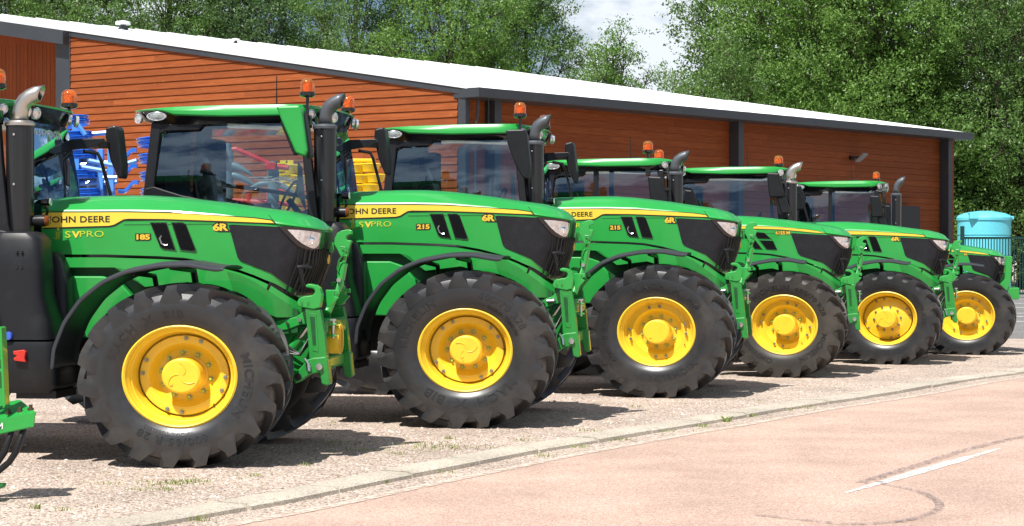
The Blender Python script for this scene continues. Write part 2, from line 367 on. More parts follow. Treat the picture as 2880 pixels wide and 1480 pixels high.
# loose stones and grass
st = MB(); rnd = random.Random(11)
for i in range(9000):
    Y = rnd.uniform(11.2, 24)**1; X = rnd.uniform(-.275, .275)*Y
    j = min(range(len(ku)), key=lambda k: (ku[k].x-X)**2+(ku[k].y-Y)**2)
    d = (ku[min(j+1, len(ku)-1)]-ku[j-1]).normalized(); sd_ = (X-ku[j].x)*d.y-(Y-ku[j].y)*d.x
    if sd_ > -.02: continue
    r = rnd.uniform(.005, .014)*(2.1 if rnd.random() < .03 else 1); a = rnd.uniform(0, 6.28)
    vs = [(X+r*rnd.uniform(.7, 1.2)*cos(a+t), Y+r*rnd.uniform(.7, 1.2)*sin(a+t), 0) for t in (0, 1.57, 3.14, 4.71)]+[(X+rnd.uniform(-.3, .3)*r, Y, r*rnd.uniform(.5, .9))]
    st.add(vs, [(0, 1, 4), (1, 2, 4), (2, 3, 4), (3, 0, 4)])
sm = bpy.data.materials.new('stone_mix'); sm.use_nodes = True; tt = sm.node_tree; g_ = tt.nodes.new('ShaderNodeNewGeometry'); r_ = tt.nodes.new('ShaderNodeValToRGB')
r_.color_ramp.elements[0].color = (.24, .18, .16, 1); r_.color_ramp.elements[1].color = (.74, .66, .60, 1)
tt.links.new(g_.outputs['Random Per Island'], r_.inputs[0]); tt.links.new(r_.outputs[0], tt.nodes['Principled BSDF'].inputs['Base Color']); tt.nodes['Principled BSDF'].inputs['Roughness'].default_value = .85
tag(st.build('gravel_stones', sm), 'loose pinkish gravel stones scattered over the yard', 'gravel', kind='stuff')
gr = MB()
def tuft(X, Y, n, h, spread):
    if h > .045: n = n//2
    for i in range(n):
        x = X+rnd.gauss(0, spread); y = Y+rnd.gauss(0, spread*.6); a = rnd.uniform(0, 6.28); hh = h*rnd.uniform(.5, 1.1); w = .0035
        bx, by = cos(a)*hh*rnd.uniform(.3, .9), sin(a)*hh*rnd.uniform(.3, .9)
        if h > .045: hh *= .6
        gr.add([(x-w*sin(a), y+w*cos(a), 0), (x+w*sin(a), y-w*cos(a), 0), (x+bx*.5+w*.7*sin(a), y+by*.5-w*.7*cos(a), hh*.7), (x+bx, y+by, hh)], [(0, 1, 2), (0, 2, 3)])
for px, py, n, h, s in [(490, 1362, 110, .030, .12), (440, 1378, 60, .03, .10), (540, 1355, 60, .03, .08), (1010, 1268, 40, .03, .1), (1240, 1262, 120, .035, .22), (1200, 1250, 50, .03, .15),
                        (1125, 1278, 30, .03, .05), (1260, 1235, 25, .035, .04), (720, 1340, 25, .03, .05), (1385, 1455-160, 20, .03, .05), (105, 1432, 25, .04, .02), (960, 1248, 60, .03, .15),
                        (150, 1030, 60, .07, .06), (1470, 1240, 16, .03, .05), (555, 1465, 30, .04, .03), (1085, 1360, 15, .04, .02), (1256, 1331, 25, .05, .05),
                        (1627, 1259, 60, .05, .05), (1755, 1239, 50, .05, .06), (1866, 1215, 40, .06, .05), (1971, 1201, 60, .05, .07), (2040, 1187, 60, .10, .03), (2110, 1173, 40, .08, .03), (2275, 1149, 30, .07, .04), (2220, 1155, 20, .06, .03),
                        (1530, 1284, 25, .03, .06), (1660, 1213, 30, .03, .06), (1790, 1145, 30, .05, .06), (300, 1362, 20, .03, .05), (180, 1437, 12, .03, .02), (860, 1310, 18, .03, .03)]:
    p = gnd(px, py); tuft(p.x, p.y, n, h, s)
for i in range(160):
    Y = rnd.uniform(11.5, 22); X = rnd.uniform(-.27, .15)*Y
    if Y < 16.5+X*1.2 - 0.8: continue
    tuft(X, Y, 4, .022, .015)
tag(gr.build('grass_tufts', GRASSM), 'small green grass tufts growing through gravel and kerb joints', 'grass', kind='stuff')

# ------------------------------------------------------------ the wooden workshop building
C0 = Vector((-.96, 41, 0)); dA = Vector((-.823, .568, 0)); dB = Vector((.6627, .7489, 0))
nA = Vector((-.568, -.823, 0)); nB = Vector((.7489, -.6627, 0))
EZ, SL = 5.07, .1641
shed = empty('workshop_building', C0); tag(shed, 'long low workshop clad in orange stained wooden boards under a white roof', 'building')
def frameobj(o, d, nrm):                     # object axes: x along the wall, y outward, z up (parented to shed at C0)
    o.rotation_euler = (0, 0, math.atan2(d.y, d.x)); return o
def tA(px): q = (px-CX)/FP; return (C0.x-q*C0.y)/(q*dA.y-dA.x)
def tB(px): q = (px-CX)/FP; return (C0.x-q*C0.y)/(q*dB.y-dB.x)
LA = tA(200); LB = tB(2697); PT = .165
def build_wall(rows, name, mat, sy, d, lap=.022):
    b = MB()
    for z0, x0, x1 in rows:
        b.add([(x0, 0, z0+PT), (x1, 0, z0+PT), (x1, sy*lap, z0+.010), (x0, sy*lap, z0+.010), (x1, -sy*.012, z0+.002), (x0, -sy*.012, z0+.002)], [(0, 1, 2, 3), (3, 2, 4, 5)])
        xb = max(.22, (z0-EZ+.05)/SL)
        if d is dA and xb < x0: b.add([(xb, sy*lap, z0+.01), (x0, sy*lap, z0+.01), (x0, 0, z0+PT)], [(0, 1, 2)])
    o = b.build(name, mat, shed); frameobj(o, d, None); return o
# wall A: local y outward = nA ; with x=dA, +y of rotated frame = (-dA.y, dA.x) = (-.568,-.823) = nA  -> outward is +y
rowsA = []
z = 0
while z < EZ+SL*LA:
    x0 = max(.22, (z+PT-EZ+.05)/SL)
    if x0 < LA: rowsA.append((z, x0, LA))
    z += PT
build_wall(rowsA, 'gable_wall', WOOD, 1, dA)
b = MB(); b.add([(0, -.03, 0), (LA, -.03, 0), (LA, -.03, EZ+SL*LA-.02), (0, -.03, EZ-.02)], [(0, 1, 2, 3)]); o = b.build('gable_lining', WOODV, shed); frameobj(o, dA, None)
# wall B: x=dB, +y = (-dB.y, dB.x) = (-.749,.663) = -nB -> outward is -y ; wall set back .35 m
rowsB = [(PT*i, .18, LB+.24) for i in range(int((EZ-.2)/PT)+1)]
oB = build_wall(rowsB, 'eave_wall', WOOD, -1, dB, .012); oB.location = (-nB.x*.30, -nB.y*.30, 0)
# posts
def post(t0, t1, y0, y1, z1, d, nm='post'):
    b = MB(); b.box(t0, t1, y0, y1, 0, z1); o = b.build(nm, ANTH, shed, bevel=.01); frameobj(o, d, None); return o
post(-.01, .19, -.12, .04, EZ-.02, dA, 'corner_post')
for px in (1392, 2078, 2668):
    t = tB(px); post(t, t+.22, .0, .28, EZ-.15, dB)
post(LA, LA+.85*0+.50, -.1, .04, EZ+SL*LA-.1, dA)
# left bay: vertical boards set back
b = MB(); x1_ = 20; za, zb_ = EZ+SL*(LA+.5)-.03, EZ+SL*x1_-.03; b.hexa([(LA+.5, -.9, 0), (x1_, -.9, 0), (x1_, -.8, 0), (LA+.5, -.8, 0), (LA+.5, -.9, za), (x1_, -.9, zb_), (x1_, -.8, zb_), (LA+.5, -.8, za)]); o = b.build('bay_wall', WOODV, shed); frameobj(o, dA, None)
b = MB()
x = LA+.5
while x < LA+9:
    b.box(x, x+.006, -.80, -.797, 0, EZ+SL*LA-.1); x += .14
o = b.build('board_gaps', M_('gap_brown', (.05, .014, .005), .8), shed); frameobj(o, dA, None)
# fasciae
b = MB(); b.box(-.07, LB+.10, -.42, .30, EZ-.22, EZ-.02); o = b.build('eave_fascia', ANTH, shed, bevel=.008); frameobj(o, dB, None)
b = MB()
for a0, a1, h in ((-.36, LA+.02, .13), (LA+.02, 20.1, .34)):
    f0, f1 = EZ+SL*a0, EZ+SL*a1
    ov = .055 if a0 < 5 else .25
    b.hexa([(a0, ov, f0-h-.02), (a1, ov, f1-h-.02), (a1, -.35, f1-h-.02), (a0, -.35, f0-h-.02), (a0, ov, f0-.02), (a1, ov, f1-.02), (a1, -.35, f1-.02), (a0, -.35, f0-.02)])
o = b.build('verge_fascia', ANTH, shed); frameobj(o, dA, None)
# roof plane: near verge, long eave, far verge and ridge
b = MB(); P = lambda s, t, dz: tuple(dB*s+dA*t+Vector((0, 0, EZ+SL*t+dz)))
RC = [(-.08, -.37), (LB+.12, -.37), (19.8, 16.0), (-.08, 20.2)]
b.hexa([P(*q, -.018) for q in RC]+[P(*q, .03) for q in RC])
tfar = lambda s: 20.2-.2121*s if s < 19.8 else max(.0, 16*(LB+.12-s)/(LB+.12-19.8))
for i in range(23):
    s = -.05+i*.98
    if tfar(s) < 1: continue
    b.hexa([P(s, -.38, .031), P(s+.05, -.38, .031), P(s+.05, tfar(s), .031), P(s, tfar(s), .031), P(s+.01, -.38, .05), P(s+.04, -.38, .05), P(s+.04, tfar(s), .05), P(s+.01, tfar(s), .05)])
b.build('roof', ROOFW, shed)
b = MB(); a0, a1 = Vector(P(*RC[3], .028)), Vector(P(*RC[2], .028)); dn = dA*14+Vector((0, 0, -2.4))
b.add([tuple(a0), tuple(a1), tuple(a1+dn), tuple(a0+dn)], [(0, 1, 2, 3)]); b.build('rear_roof', ROOFW, shed)
b = MB(); e0, e1 = dB*(LB+.24)+dA*.3, dB*19.7+dA*15.8
b.add([tuple(e0), tuple(e1), tuple(e1+Vector((0, 0, EZ+SL*15.8-.05))), tuple(e0+Vector((0, 0, EZ-.1)))], [(0, 1, 2, 3)]); b.build('end_wall', ANTH, shed)
# door opening and downpipe
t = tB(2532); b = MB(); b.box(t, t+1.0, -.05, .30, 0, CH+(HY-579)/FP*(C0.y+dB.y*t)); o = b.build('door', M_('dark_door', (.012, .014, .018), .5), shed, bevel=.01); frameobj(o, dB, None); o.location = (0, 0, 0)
b = MB(); b.tube([(.25, -.10, EZ-.2), (.25, -.10, EZ-.5), (.22, -.06, EZ-.9), (.22, -.06, 0)], .03, 10); o = b.build('downpipe', ANTH, shed, smooth=40); frameobj(o, dB, None)
# wall lamp
t = tB(2425); zl = CH+(HY-443)/FP*(C0.y+dB.y*t); pl_ = C0+dB*t-nB*.28+Vector((0, 0, zl))
lamp = empty('wall_floodlight', pl_, math.atan2(dB.y, dB.x)); tag(lamp, 'small dark floodlight sticking out of the board wall near its right end', 'lamp')
b = MB(); b.box(-.2, -.05, -.06, 0, -.06, .04); b.tube([(-.12, -.05, 0), (0, -.2, .02)], .025, 8); b.build('bracket', BPL, lamp)
b = MB(); b.hexa([(-.1, -.12, -.12), (.16, -.12, -.12), (.16, -.38, .08), (-.1, -.38, .08), (-.1, -.10, -.08), (.16, -.10, -.08), (.16, -.36, .12), (-.1, -.36, .12)]); b.build('housing', M_('grey_lamp', (.25, .26, .27), .4), lamp, bevel=.01)
# roof vents
for px, py, lab, sc in ((346, 84, 'larger of two small white vents standing on the white roof, at left', 1.35), (663, 122, 'smaller white vent on the white roof, right of the larger one', .8)):
    q = (px-CX)/FP
    # point on the roof plane along the pixel ray
    best = None
    for i in range(4000):
        Y = 42+i*.01; X = q*Y; d = Vector((X, Y, 0))-C0
        det = dA.x*dB.y-dA.y*dB.x; ta = (d.x*dB.y-d.y*dB.x)/det; zz = EZ+SL*ta+.03; zr = CH+(HY-py)/FP*Y
        if best is None or abs(zz-zr) < best[0]: best = (abs(zz-zr), X, Y, zz)
    v = empty('roof_vent', (best[1], best[2], best[3]-.03)); tag(v, lab, 'vent')
    b = MB(); b.lathe([(.12*sc, 0), (.10*sc, .06*sc), (.055*sc, .08*sc), (.055*sc, .16*sc)], n=16); b.build('collar', ANTH, v, smooth=40)
    b = MB(); b.lathe([(0, .22*sc), (.15*sc, .19*sc), (.16*sc, .13*sc), (.05*sc, .125*sc)], n=18); b.build('cap', ROOFW, v, smooth=40)

# ------------------------------------------------------------ green fence and water tank on the right
fence = empty('metal_fence', (15.6, 68, 0)); tag(fence, 'dark green metal bar fence beside the turquoise tank at right edge', 'fence')
FG = M_('fence_green', (.004, .045, .038), .5)
b = MB(); b.box(0, 14, -.03, .03, 2.05, 2.13); b.box(0, 14, -.03, .03, .12, .2); b.build('rail', FG, fence)
b = MB(); x = .05
while x < 14: b.box(x, x+.03, -.012, .012, .2, 2.05); x += .10
b.build('bar_panel', FG, fence)
for x in (0, 2.35, 4.7, 7.1, 9.5): b = MB(); b.box(x, x+.12, -.06, .06, 0, 2.22 if x else 2.5); b.build('post', FG, fence)
TQ = M_('turquoise_plastic', (.13, .60, .72), .4, bump=(20, .06, .01), vary=(2, (.16, .64, .76), .4, .7))
tk = empty('water_tank', at(2768, HY, 78)-Vector((0, 0, CH))); tag(tk, 'round turquoise plastic water tank with a domed lid behind the fence', 'water tank')
b = MB(); b.lathe([(0, 0), (1.05, 0), (1.05, .6), (1.02, .62), (1.02, .66), (1.05, .68), (1.05, 1.40), (1.02, 1.42), (1.02, 1.46), (1.05, 1.48), (1.05, 2.20), (1.02, 2.22), (1.02, 2.26), (1.05, 2.28), (1.05, 2.84), (1.09, 2.86)], n=48); b.build('tank_body', TQ, tk, smooth=30)
b = MB(); b.lathe([(1.09, 2.86), (1.09, 2.96), (1.02, 3.05), (.8, 3.14), (.4, 3.21), (.2, 3.23), (0, 3.23)], n=48); b.build('tank_lid', TQ, tk, smooth=30)
b = MB(); b.hexa([(-.80, -1.0, 2.90), (-.45, -1.0, 2.90), (-.45, -.6, 2.90), (-.80, -.6, 2.90), (-.78, -.95, 3.16), (-.47, -.95, 3.16), (-.47, -.55, 3.18), (-.78, -.55, 3.18)]); b.build('lid_lug', TQ, tk, bevel=.02)
b = MB(); b.box(.95, 1.12, -.3, -.1, 2.88, 3.02); b.build('lid_lug', TQ, tk, bevel=.02)

# ------------------------------------------------------------ trees
def make_tree_mesh(seed, H, Rr, nclump, nleaf, leaf, low=.12):
    rn = random.Random(seed); b = MB()
    tr = MB(); pts = [(0, 0, 0)]; x = y = 0
    for i in range(1, 8): x += rn.uniform(-.12, .12); y += rn.uniform(-.12, .12); pts.append((x, y, H*.9*i/7))
    tr.tube(pts, [Rr*.075*(1-.12*i) for i in range(8)], 9)
    cl = []
    for i in range(nclump):
        h = low+(1-low)*(i+.5)/nclump; prof = (sin(pi*min(1, (h*.86+.12))))**.62
        a = i*2.4+rn.uniform(-.4, .4); rad = Rr*prof*rn.uniform(.30, .95)
        c = Vector((cos(a)*rad, sin(a)*rad, H*h*rn.uniform(.95, 1.03)))
        cl.append((c, Rr*rn.uniform(.24, .40)*(1.1-.45*h)))
        base = Vector(pts[min(7, max(1, int(h*6.2)))]); mid = (base+c)/2+Vector((0, 0, -.3))
        tr.tube([base, mid, c], [.11*(1.2-h), .07*(1.2-h), .02], 5, False)
        for k in range(3):
            e = c+Vector((rn.gauss(0, 1), rn.gauss(0, 1), rn.gauss(.2, .6))).normalized()*cl[-1][1]*.9; tr.tube([mid*.4+c*.6, e], [.03, .008], 4, False)
    tot = sum(c[1]**2 for c in cl)
    for c, r in cl:
        n = int(nleaf*r*r/tot); nt_ = max(6, n//26)
        for _ in range(nt_):                      # twigs: sprays of leaves
            d = Vector((rn.gauss(0, 1), rn.gauss(0, 1), rn.gauss(0, .8))).normalized(); rr = r*(rn.random()**.38)*rn.uniform(.85, 1.25)
            t0 = c+Vector((d.x*rr, d.y*rr, d.z*rr*.85)); ax = (d+Vector((rn.gauss(0, .5), rn.gauss(0, .5), rn.gauss(-.1, .4)))).normalized()
            ln = rn.uniform(.35, .8)
            for j in range(26):
                q = t0+ax*(ln*(j/26-.3))+Vector((rn.gauss(0, .13), rn.gauss(0, .13), rn.gauss(0, .10)))
                nn = Vector((rn.gauss(0, .7), rn.gauss(0, .7), rn.gauss(.75, .5))).normalized()
                u = nn.cross(Vector((rn.gauss(0, 1), rn.gauss(0, 1), .2))).normalized(); w = nn.cross(u); s = leaf*rn.uniform(.6, 1.25)
                b.add([q-u*s*.55, q-w*s*.30+nn*s*.08, q+u*s*.55, q+w*s*.30+nn*s*.08], [(0, 1, 2, 3)])
    return tr, b
KINDS = []
for i, (seed, H, Rr, nc, nl, lf) in enumerate([(1, 15, 4.7, 84, 105000, .130), (2, 16.5, 4.3, 80, 98000, .120), (3, 12.5, 3.4, 48, 46000, .120), (4, 15.5, 5.3, 90, 112000, .135), (5, 14, 4.2, 50, 46000, .125)]):
    tr, lb = make_tree_mesh(seed, H, Rr, nc, nl, lf)
    KINDS.append((tr.mesh('trunk'), lb.mesh('crown')))
CRM = {}
def tree(kind, px, Y, rz, s, leaf, label, zoff=0):
    e = empty('deciduous_tree', ((px-CX)/FP*Y, Y, zoff), rz); e.scale = (s, s, s)
    tag(e, label, 'tree', 'trees behind the workshop')
    t = bpy.data.objects.new('trunk', KINDS[kind][0]); link(t, e)
    if not t.data.materials: t.data.materials.append(BARK)
    key = (kind, leaf)
    if key not in CRM:
        me = KINDS[kind][1].copy(); me.materials.append(LEAF[leaf]); CRM[key] = me
    link(bpy.data.objects.new('crown', CRM[key]), e)
for k, px, Y, rz, s, lf, lab in [
    (3, 30, 98, .3, 1.15, 2, 'dark tree behind the roof at the far left edge'),
    (0, 215, 96, 1.3, 1.10, 0, 'leafy tree above the roof left of the larger roof vent'),
    (1, 480, 93, 2.0, 1.12, 0, 'tall green tree behind the roof between the two vents'),
    (3, 690, 92, .9, 1.02, 2, 'dark tree right behind the smaller roof vent'),
    (4, 830, 97, 4.2, 1.12, 2, 'thin darker tree with sky showing between its upper branches'),
    (1, 1010, 90, 3.0, .97, 0, 'rounded mid green tree behind the roof above the second cab'),
    (0, 1270, 88, 5.1, 1.00, 1, 'broad bright tree behind the roof left of the sky gap'),
    (3, 1470, 94, 2.6, .93, 0, 'tree just left of the bright sky gap above the roof'),
    (2, 1725, 84, .5, .88, 1, 'slender light tree standing alone below the patch of sky'),
    (2, 1905, 82, 2.5, .70, 1, 'low bright tree in front of the tall trees right of the sky gap'),
    (0, 2200, 92, 3.9, 1.22, 0, 'tall tree right of the sky gap with an arching top'),
    (3, 2320, 86, 1.9, 1.10, 1, 'large bright green tree above the right half of the roof'),
    (1, 2470, 84, .2, 1.10, 1, 'tall fresh green tree above the right end of the roof'),
    (4, 2690, 90, 2.2, 1.18, 2, 'open crowned tree with sky showing through, near the right edge'),
    (0, 2880, 84, 4.4, 1.05, 0, 'tree cut off by the right edge behind the tank'),
    (2, 2060, 80, 4.0, .80, 0, 'short bushy tree in front of the tall ones above the long eave'),
    (2, 2470, 84, 1.2, .80, 0, 'short bushy tree just beyond the right end of the roof'),
    (3, 2800, 95, 5.4, .9, 2, 'dark dense tree low behind the turquoise tank'),
    (0, -260, 100, 2.4, 1.1, 0, 'leafy tree standing beyond the left edge of the roof'),
    (1, -620, 98, .7, 1.1, 1, 'bright tree far left, outside the picture'),
    (3, -950, 102, 3.7, 1.1, 2, 'dark tree farthest left, outside the picture')]:
    tree(k, px, Y, rz, s, lf, lab)
hg = MB(); rn = random.Random(5)
for i in range(16000):
    X = rn.uniform(17.5, 30); Z = 4.6*rn.random()**.8+.1; Y = 86+rn.gauss(0, .8)-1.5*sin(X*1.7)+.8*sin(X*4.1+Z*2)
    q = Vector((X, Y, Z+.8*sin(X*2.3))); nn = Vector((rn.gauss(0, .7), rn.gauss(-.3, .6), rn.gauss(.5, .5))).normalized(); u = nn.cross(Vector((rn.gauss(0, 1), rn.gauss(0, 1), .2))).normalized(); w = nn.cross(u); s = .2*rn.uniform(.6, 1.3)
    hg.add([q-u*s*.55, q-w*s*.32, q+u*s*.55, q+w*s*.32], [(0, 1, 2, 3)])
tag(hg.build('undergrowth', LEAF[2]), 'dense dark undergrowth behind the fence', 'undergrowth', kind='stuff')

# ------------------------------------------------------------ folded implements between the tractors and the workshop
def blob_ring(b, c, r, w, tilt, n=40):          # band of U-shaped profile, roughly horizontal, axis leaning by tilt
    prof = [(r-.03, -w/2), (r, -w/2), (r+.012, -w*.3), (r-.015, -w*.12), (r-.015, w*.12), (r+.012, w*.3), (r, w/2), (r-.03, w/2), (r-.035, 0)]
    vs = []; m = len(prof)
    for k in range(n):
        t = 2*pi*k/n
        for rr, h in prof:
            p = Vector((rr*cos(t), rr*sin(t), h)); p = Vector((p.x*cos(tilt)-p.z*sin(tilt), p.y, p.x*sin(tilt)+p.z*cos(tilt))); vs.append(p+Vector(c))
    b.add(vs, [(k*m+j, ((k+1) % n)*m+j, ((k+1) % n)*m+(j+1) % m, k*m+(j+1) % m) for k in range(n) for j in range(m)])
YB = 28.
def loc(px, py, Y=YB): return at(px, py, Y)
cult = empty('folded_cultivator', (loc(330, HY).x, YB, 0)); tag(cult, 'bright blue folded field cultivator with stacked ring rollers behind the first tractor', 'implement')
ox = Vector((cult.location.x, YB, 0))
def rel(px, py, Y=YB): return loc(px, py, Y)-ox
for i, (px, py) in enumerate([(150, 340), (160, 385), (168, 437), (176, 492), (186, 545)]):
    for dx, dy in ((0, 0), (3, 13)):
        b = MB(); blob_ring(b, rel(px+dx, py+dy), .50, .065, .10); b.build('ring', MBLUE, cult, smooth=50)
for i, (px, py) in enumerate([(480, 392), (484, 437), (488, 487), (491, 533), (494, 575)]):
    for dx, dy in ((0, 0), (3, 13)):
        b = MB(); blob_ring(b, rel(px+dx, py+dy, 29), .50, .065, .06); b.build('ring', MBLUE, cult, smooth=50)
b = MB()
for px0, px1, w in ((283, 293, .09), (313, 317, .09), (215, 232, .10), (445, 452, .12)):
    p0, p1 = rel(px0, 420 if w < .1 else 330), rel(px1, 900); b.box(min(p0.x, p1.x)-w/2, p0.x+w/2, -.06, .06, p1.z, p0.z)
for y0, y1 in ((470, 458), (385, 372), (520, 512)):
    p0, p1 = rel(150, y0), rel(330, y1); b.tube([p0, p1], .04, 6)
b.build('frame', MLBLUE, cult, bevel=.006)
for (x0, y0) in ((330, 448), (332, 492), (335, 538)):
    b = MB(); pts = [rel(x0+55*t, y0-24*(1/(1+math.exp(-9*(t-.55))))+3*sin(6*t)) for t in [k/10 for k in range(11)]]
    vs = []
    for p in pts: vs += [(p.x, -.08, p.z-.03), (p.x, .02, p.z-.03), (p.x, .02, p.z+.03), (p.x, -.08, p.z+.03)]
    b.add(vs, [(4*i+j, 4*i+(j+1) % 4, 4*i+4+(j+1) % 4, 4*i+4+j) for i in range(10) for j in range(4)]+[(0, 1, 2, 3), (43, 42, 41, 40)])
    b.build('spring_arm', MBLUE, cult, smooth=50)
b = MB()
for px, py in ((232, 455), (243, 505), (262, 528)):
    p = rel(px, py); b.lathe([(0, -.02), (.22, 0), (.23, .01), (0, .0)], (p.x, .1, p.z), 'y', 22)
b.build('disc_blade', MGREY, cult, smooth=40)
b = MB()
for px0, py0, px1, py1 in ((250, 452, 330, 468), (330, 468, 385, 452), (290, 500, 330, 500), (230, 470, 300, 482), (225, 360, 190, 330), (240, 380, 215, 345)):
    b.tube([rel(px0, py0, YB-.3), rel(px1, py1, YB-.3)], .035, 6)
b.build('linkage', MLBLUE, cult)
# red tedder
ted = empty('folded_tedder', (loc(700, HY, 32).x, 32, 0)); ox = Vector((ted.location.x, 32, 0))
tag(ted, 'red and grey folded hay tedder seen through the windows of the second cab', 'implement')
rl = lambda px, py, dy=0: loc(px, py, 32+dy)-ox
b = MB()
for a in [((583, 424), (668, 420)), ((664, 420), (760, 462)), ((602, 470), (618, 545)), ((745, 465), (812, 472)), ((800, 540), (750, 520)), ((755, 520), (760, 650)), ((610, 545), (606, 700)), ((700, 545), (700, 700)), ((600, 560), (820, 575))]:
    b.tube([rl(*a[0]), rl(*a[1])], .045, 8)
b.box(rl(610, 0).x, rl(640, 0).x, -.2, .1, rl(0, 450).z, rl(0, 425).z); b.box(rl(753, 0).x, rl(778, 0).x, -.2, .1, rl(0, 478).z, rl(0, 458).z)
b.build('frame', MRED, ted, bevel=.008)
for px, py in ((640, 455), (768, 505)):
    b = MB(); p = rl(px, py); b.lathe([(.0, .3), (.06, .3), (.08, .22), (.10, .1), (.10, -.5), (.05, -.9)], p, 'z', 16); b.build('rotor_hub', MGREY, ted, smooth=40)
for cxp, cyp in ((640, 478), (650, 508), (760, 530)):
    b = MB(); pts = [rl(cxp-60+130*t, cyp-22*sin(pi*t)+16*t) for t in [k/9 for k in range(10)]]; b.tube(pts, [.02+.05*sin(pi*k/9) for k in range(10)], 8); b.build('guard', MGREY, ted, smooth=50)
b = MB()
for i in range(9): b.tube([rl(700+14*i, 500+5*(i % 3), -.2), rl(765+10*i, 497+6*(i % 4), -.4)], .012, 5)
b.build('tine', STEEL, ted)
# yellow machine
ym = empty('yellow_drill', (loc(1000, HY, 33).x, 33, 0)); ox = Vector((ym.location.x, 33, 0)); ryl = lambda px, py: loc(px, py, 33)-ox
tag(ym, 'yellow implement with stacked flared cups between the second and third cab', 'implement')
b = MB(); p, q = ryl(955, 447), ryl(1056, 456); b.box(p.x, q.x, -.1, .1, q.z, p.z)
for px in (975, 1010, 1045, 800, 815): p = ryl(px, 452); b.box(p.x-.07, p.x+.07, -.07, .07, 0, p.z)
b.build('frame', MYEL, ym, bevel=.01)
for px in (965, 1005, 1045, 800, 825):
    for k, py in enumerate((470, 500, 528, 556, 590)):
        p = ryl(px+(k % 2)*14-6, py+(px % 7)); b = MB(); b.lathe([(0, .07), (.17, .075), (.20, .06), (.155, -.04), (.15, -.07), (0, -.07)], p, 'z', 20); b.build('cup', MYEL, ym, smooth=40)
b = MB(); p = ryl(985, 490); b.hexa([(p.x, -.3, p.z-.55), (p.x+.10, -.3, p.z-.55), (p.x+.10, -.28, p.z-.55), (p.x, -.28, p.z-.55), (p.x, -.3, p.z), (p.x+.12, -.3, p.z-.05), (p.x+.12, -.28, p.z-.05), (p.x, -.28, p.z)]); b.build('warning_board', RED, ym)

# ============================================================ TRACTORS
KX = 1.13
# --- wheels ---------------------------------------------------
def smoothstep(t): t = max(0, min(1, t)); return t*t*(3-2*t)
def tyre_mesh(Rt, Wt, nl, rim=.385, kx=KX):
    b = MB(); h = Wt/2
    tr = Rt-.052
    prof = [(rim-.02, .40*Wt), (rim+.012, .425*Wt), (rim+.03, .455*Wt), (rim+.07, .485*Wt), (rim+.13, h), (rim+.19, .495*Wt), (tr-.068, .484*Wt), (tr-.03, .455*Wt), (tr-.012, .38*Wt), (tr, .2*Wt), (tr+.002, 0)]
    full = [(r, -y) for r, y in prof]+[(r, y) for r, y in prof[-2::-1]]
    b.lathe(full, (0, 0, 0), 'y', 96)
    # carcass path from centre to shoulder to side wall, as (|y|, r)
    path = [(-.012, tr), (.10*Wt, tr), (.2*Wt, tr), (.3*Wt, tr-.003), (.38*Wt, tr-.010), (.45*Wt, tr-.028), (.484*Wt, tr-.062), (.496*Wt, tr-.098)]
    top = [(-.012, Rt), (.10*Wt, Rt), (.2*Wt, Rt-.002), (.3*Wt, Rt-.005), (.40*Wt, Rt-.010), (.492*Wt, Rt-.018), (.508*Wt, Rt-.062), (.498*Wt, tr-.097)]
    adv = [.37, .31, .23, .15, .075, .02, 0, 0]
    wt = [.022, .023, .024, .026, .030, .036, .048, .058]     # half width of the lug top (m)
    wb = [.034, .036, .038, .042, .050, .068, .092, .112]     # half width at its base
    for side in (-1, 1):
        for i in range(nl):
            th0 = 2*pi*(i+(.5 if side > 0 else 0))/nl
            vs = []
            for j in range(8):
                (y0, r0), (y1, r1) = path[j], top[j]; th = th0-adv[j]
                for (y, r, w) in ((y0, r0-.006, -wb[j]), (y1, r1, -wt[j]), (y1, r1, wt[j]), (y0, r0-.006, wb[j])):
                    a = th+w/Rt; vs.append((r*cos(a), side*y, r*sin(a)))
            fs = [(4*j+k, 4*j+k+1, 4*j+4+k+1, 4*j+4+k) for j in range(7) for k in range(3)]+[(0, 1, 2, 3), (31, 30, 29, 28)]
            b.add(vs, fs)
    b.v = [(x*kx, y, z) for x, y, z in b.v]
    return b
def ysurf(r, Rt, Wt, rim=.385):
    tr = Rt-.052; P = [(rim-.02, .40*Wt), (rim+.012, .425*Wt), (rim+.03, .455*Wt), (rim+.07, .485*Wt), (rim+.13, Wt/2), (rim+.19, .495*Wt), (tr-.075, .482*Wt), (tr-.03, .45*Wt)]
    for (a, ya), (c, yc) in zip(P, P[1:]):
        if a <= r <= c: return ya+(yc-ya)*(r-a)/(c-a)
    return P[-1][1] if r > P[-1][0] else P[0][1]
def side_text(b, s, size, r0, ang, Rt, Wt, bold=0, kx=KX, space=1.1):
    vs, fs = text_geo(s, size, bold, .0035, 1.15, space); o = []
    for x, y, z in vs:
        r = r0+y; a = ang-x/r0; o.append((r*cos(a)*kx, -(ysurf(r, Rt, Wt)+.0005+z), r*sin(a)))
    b.add(o, [f for f in fs])
WCACHE = {}
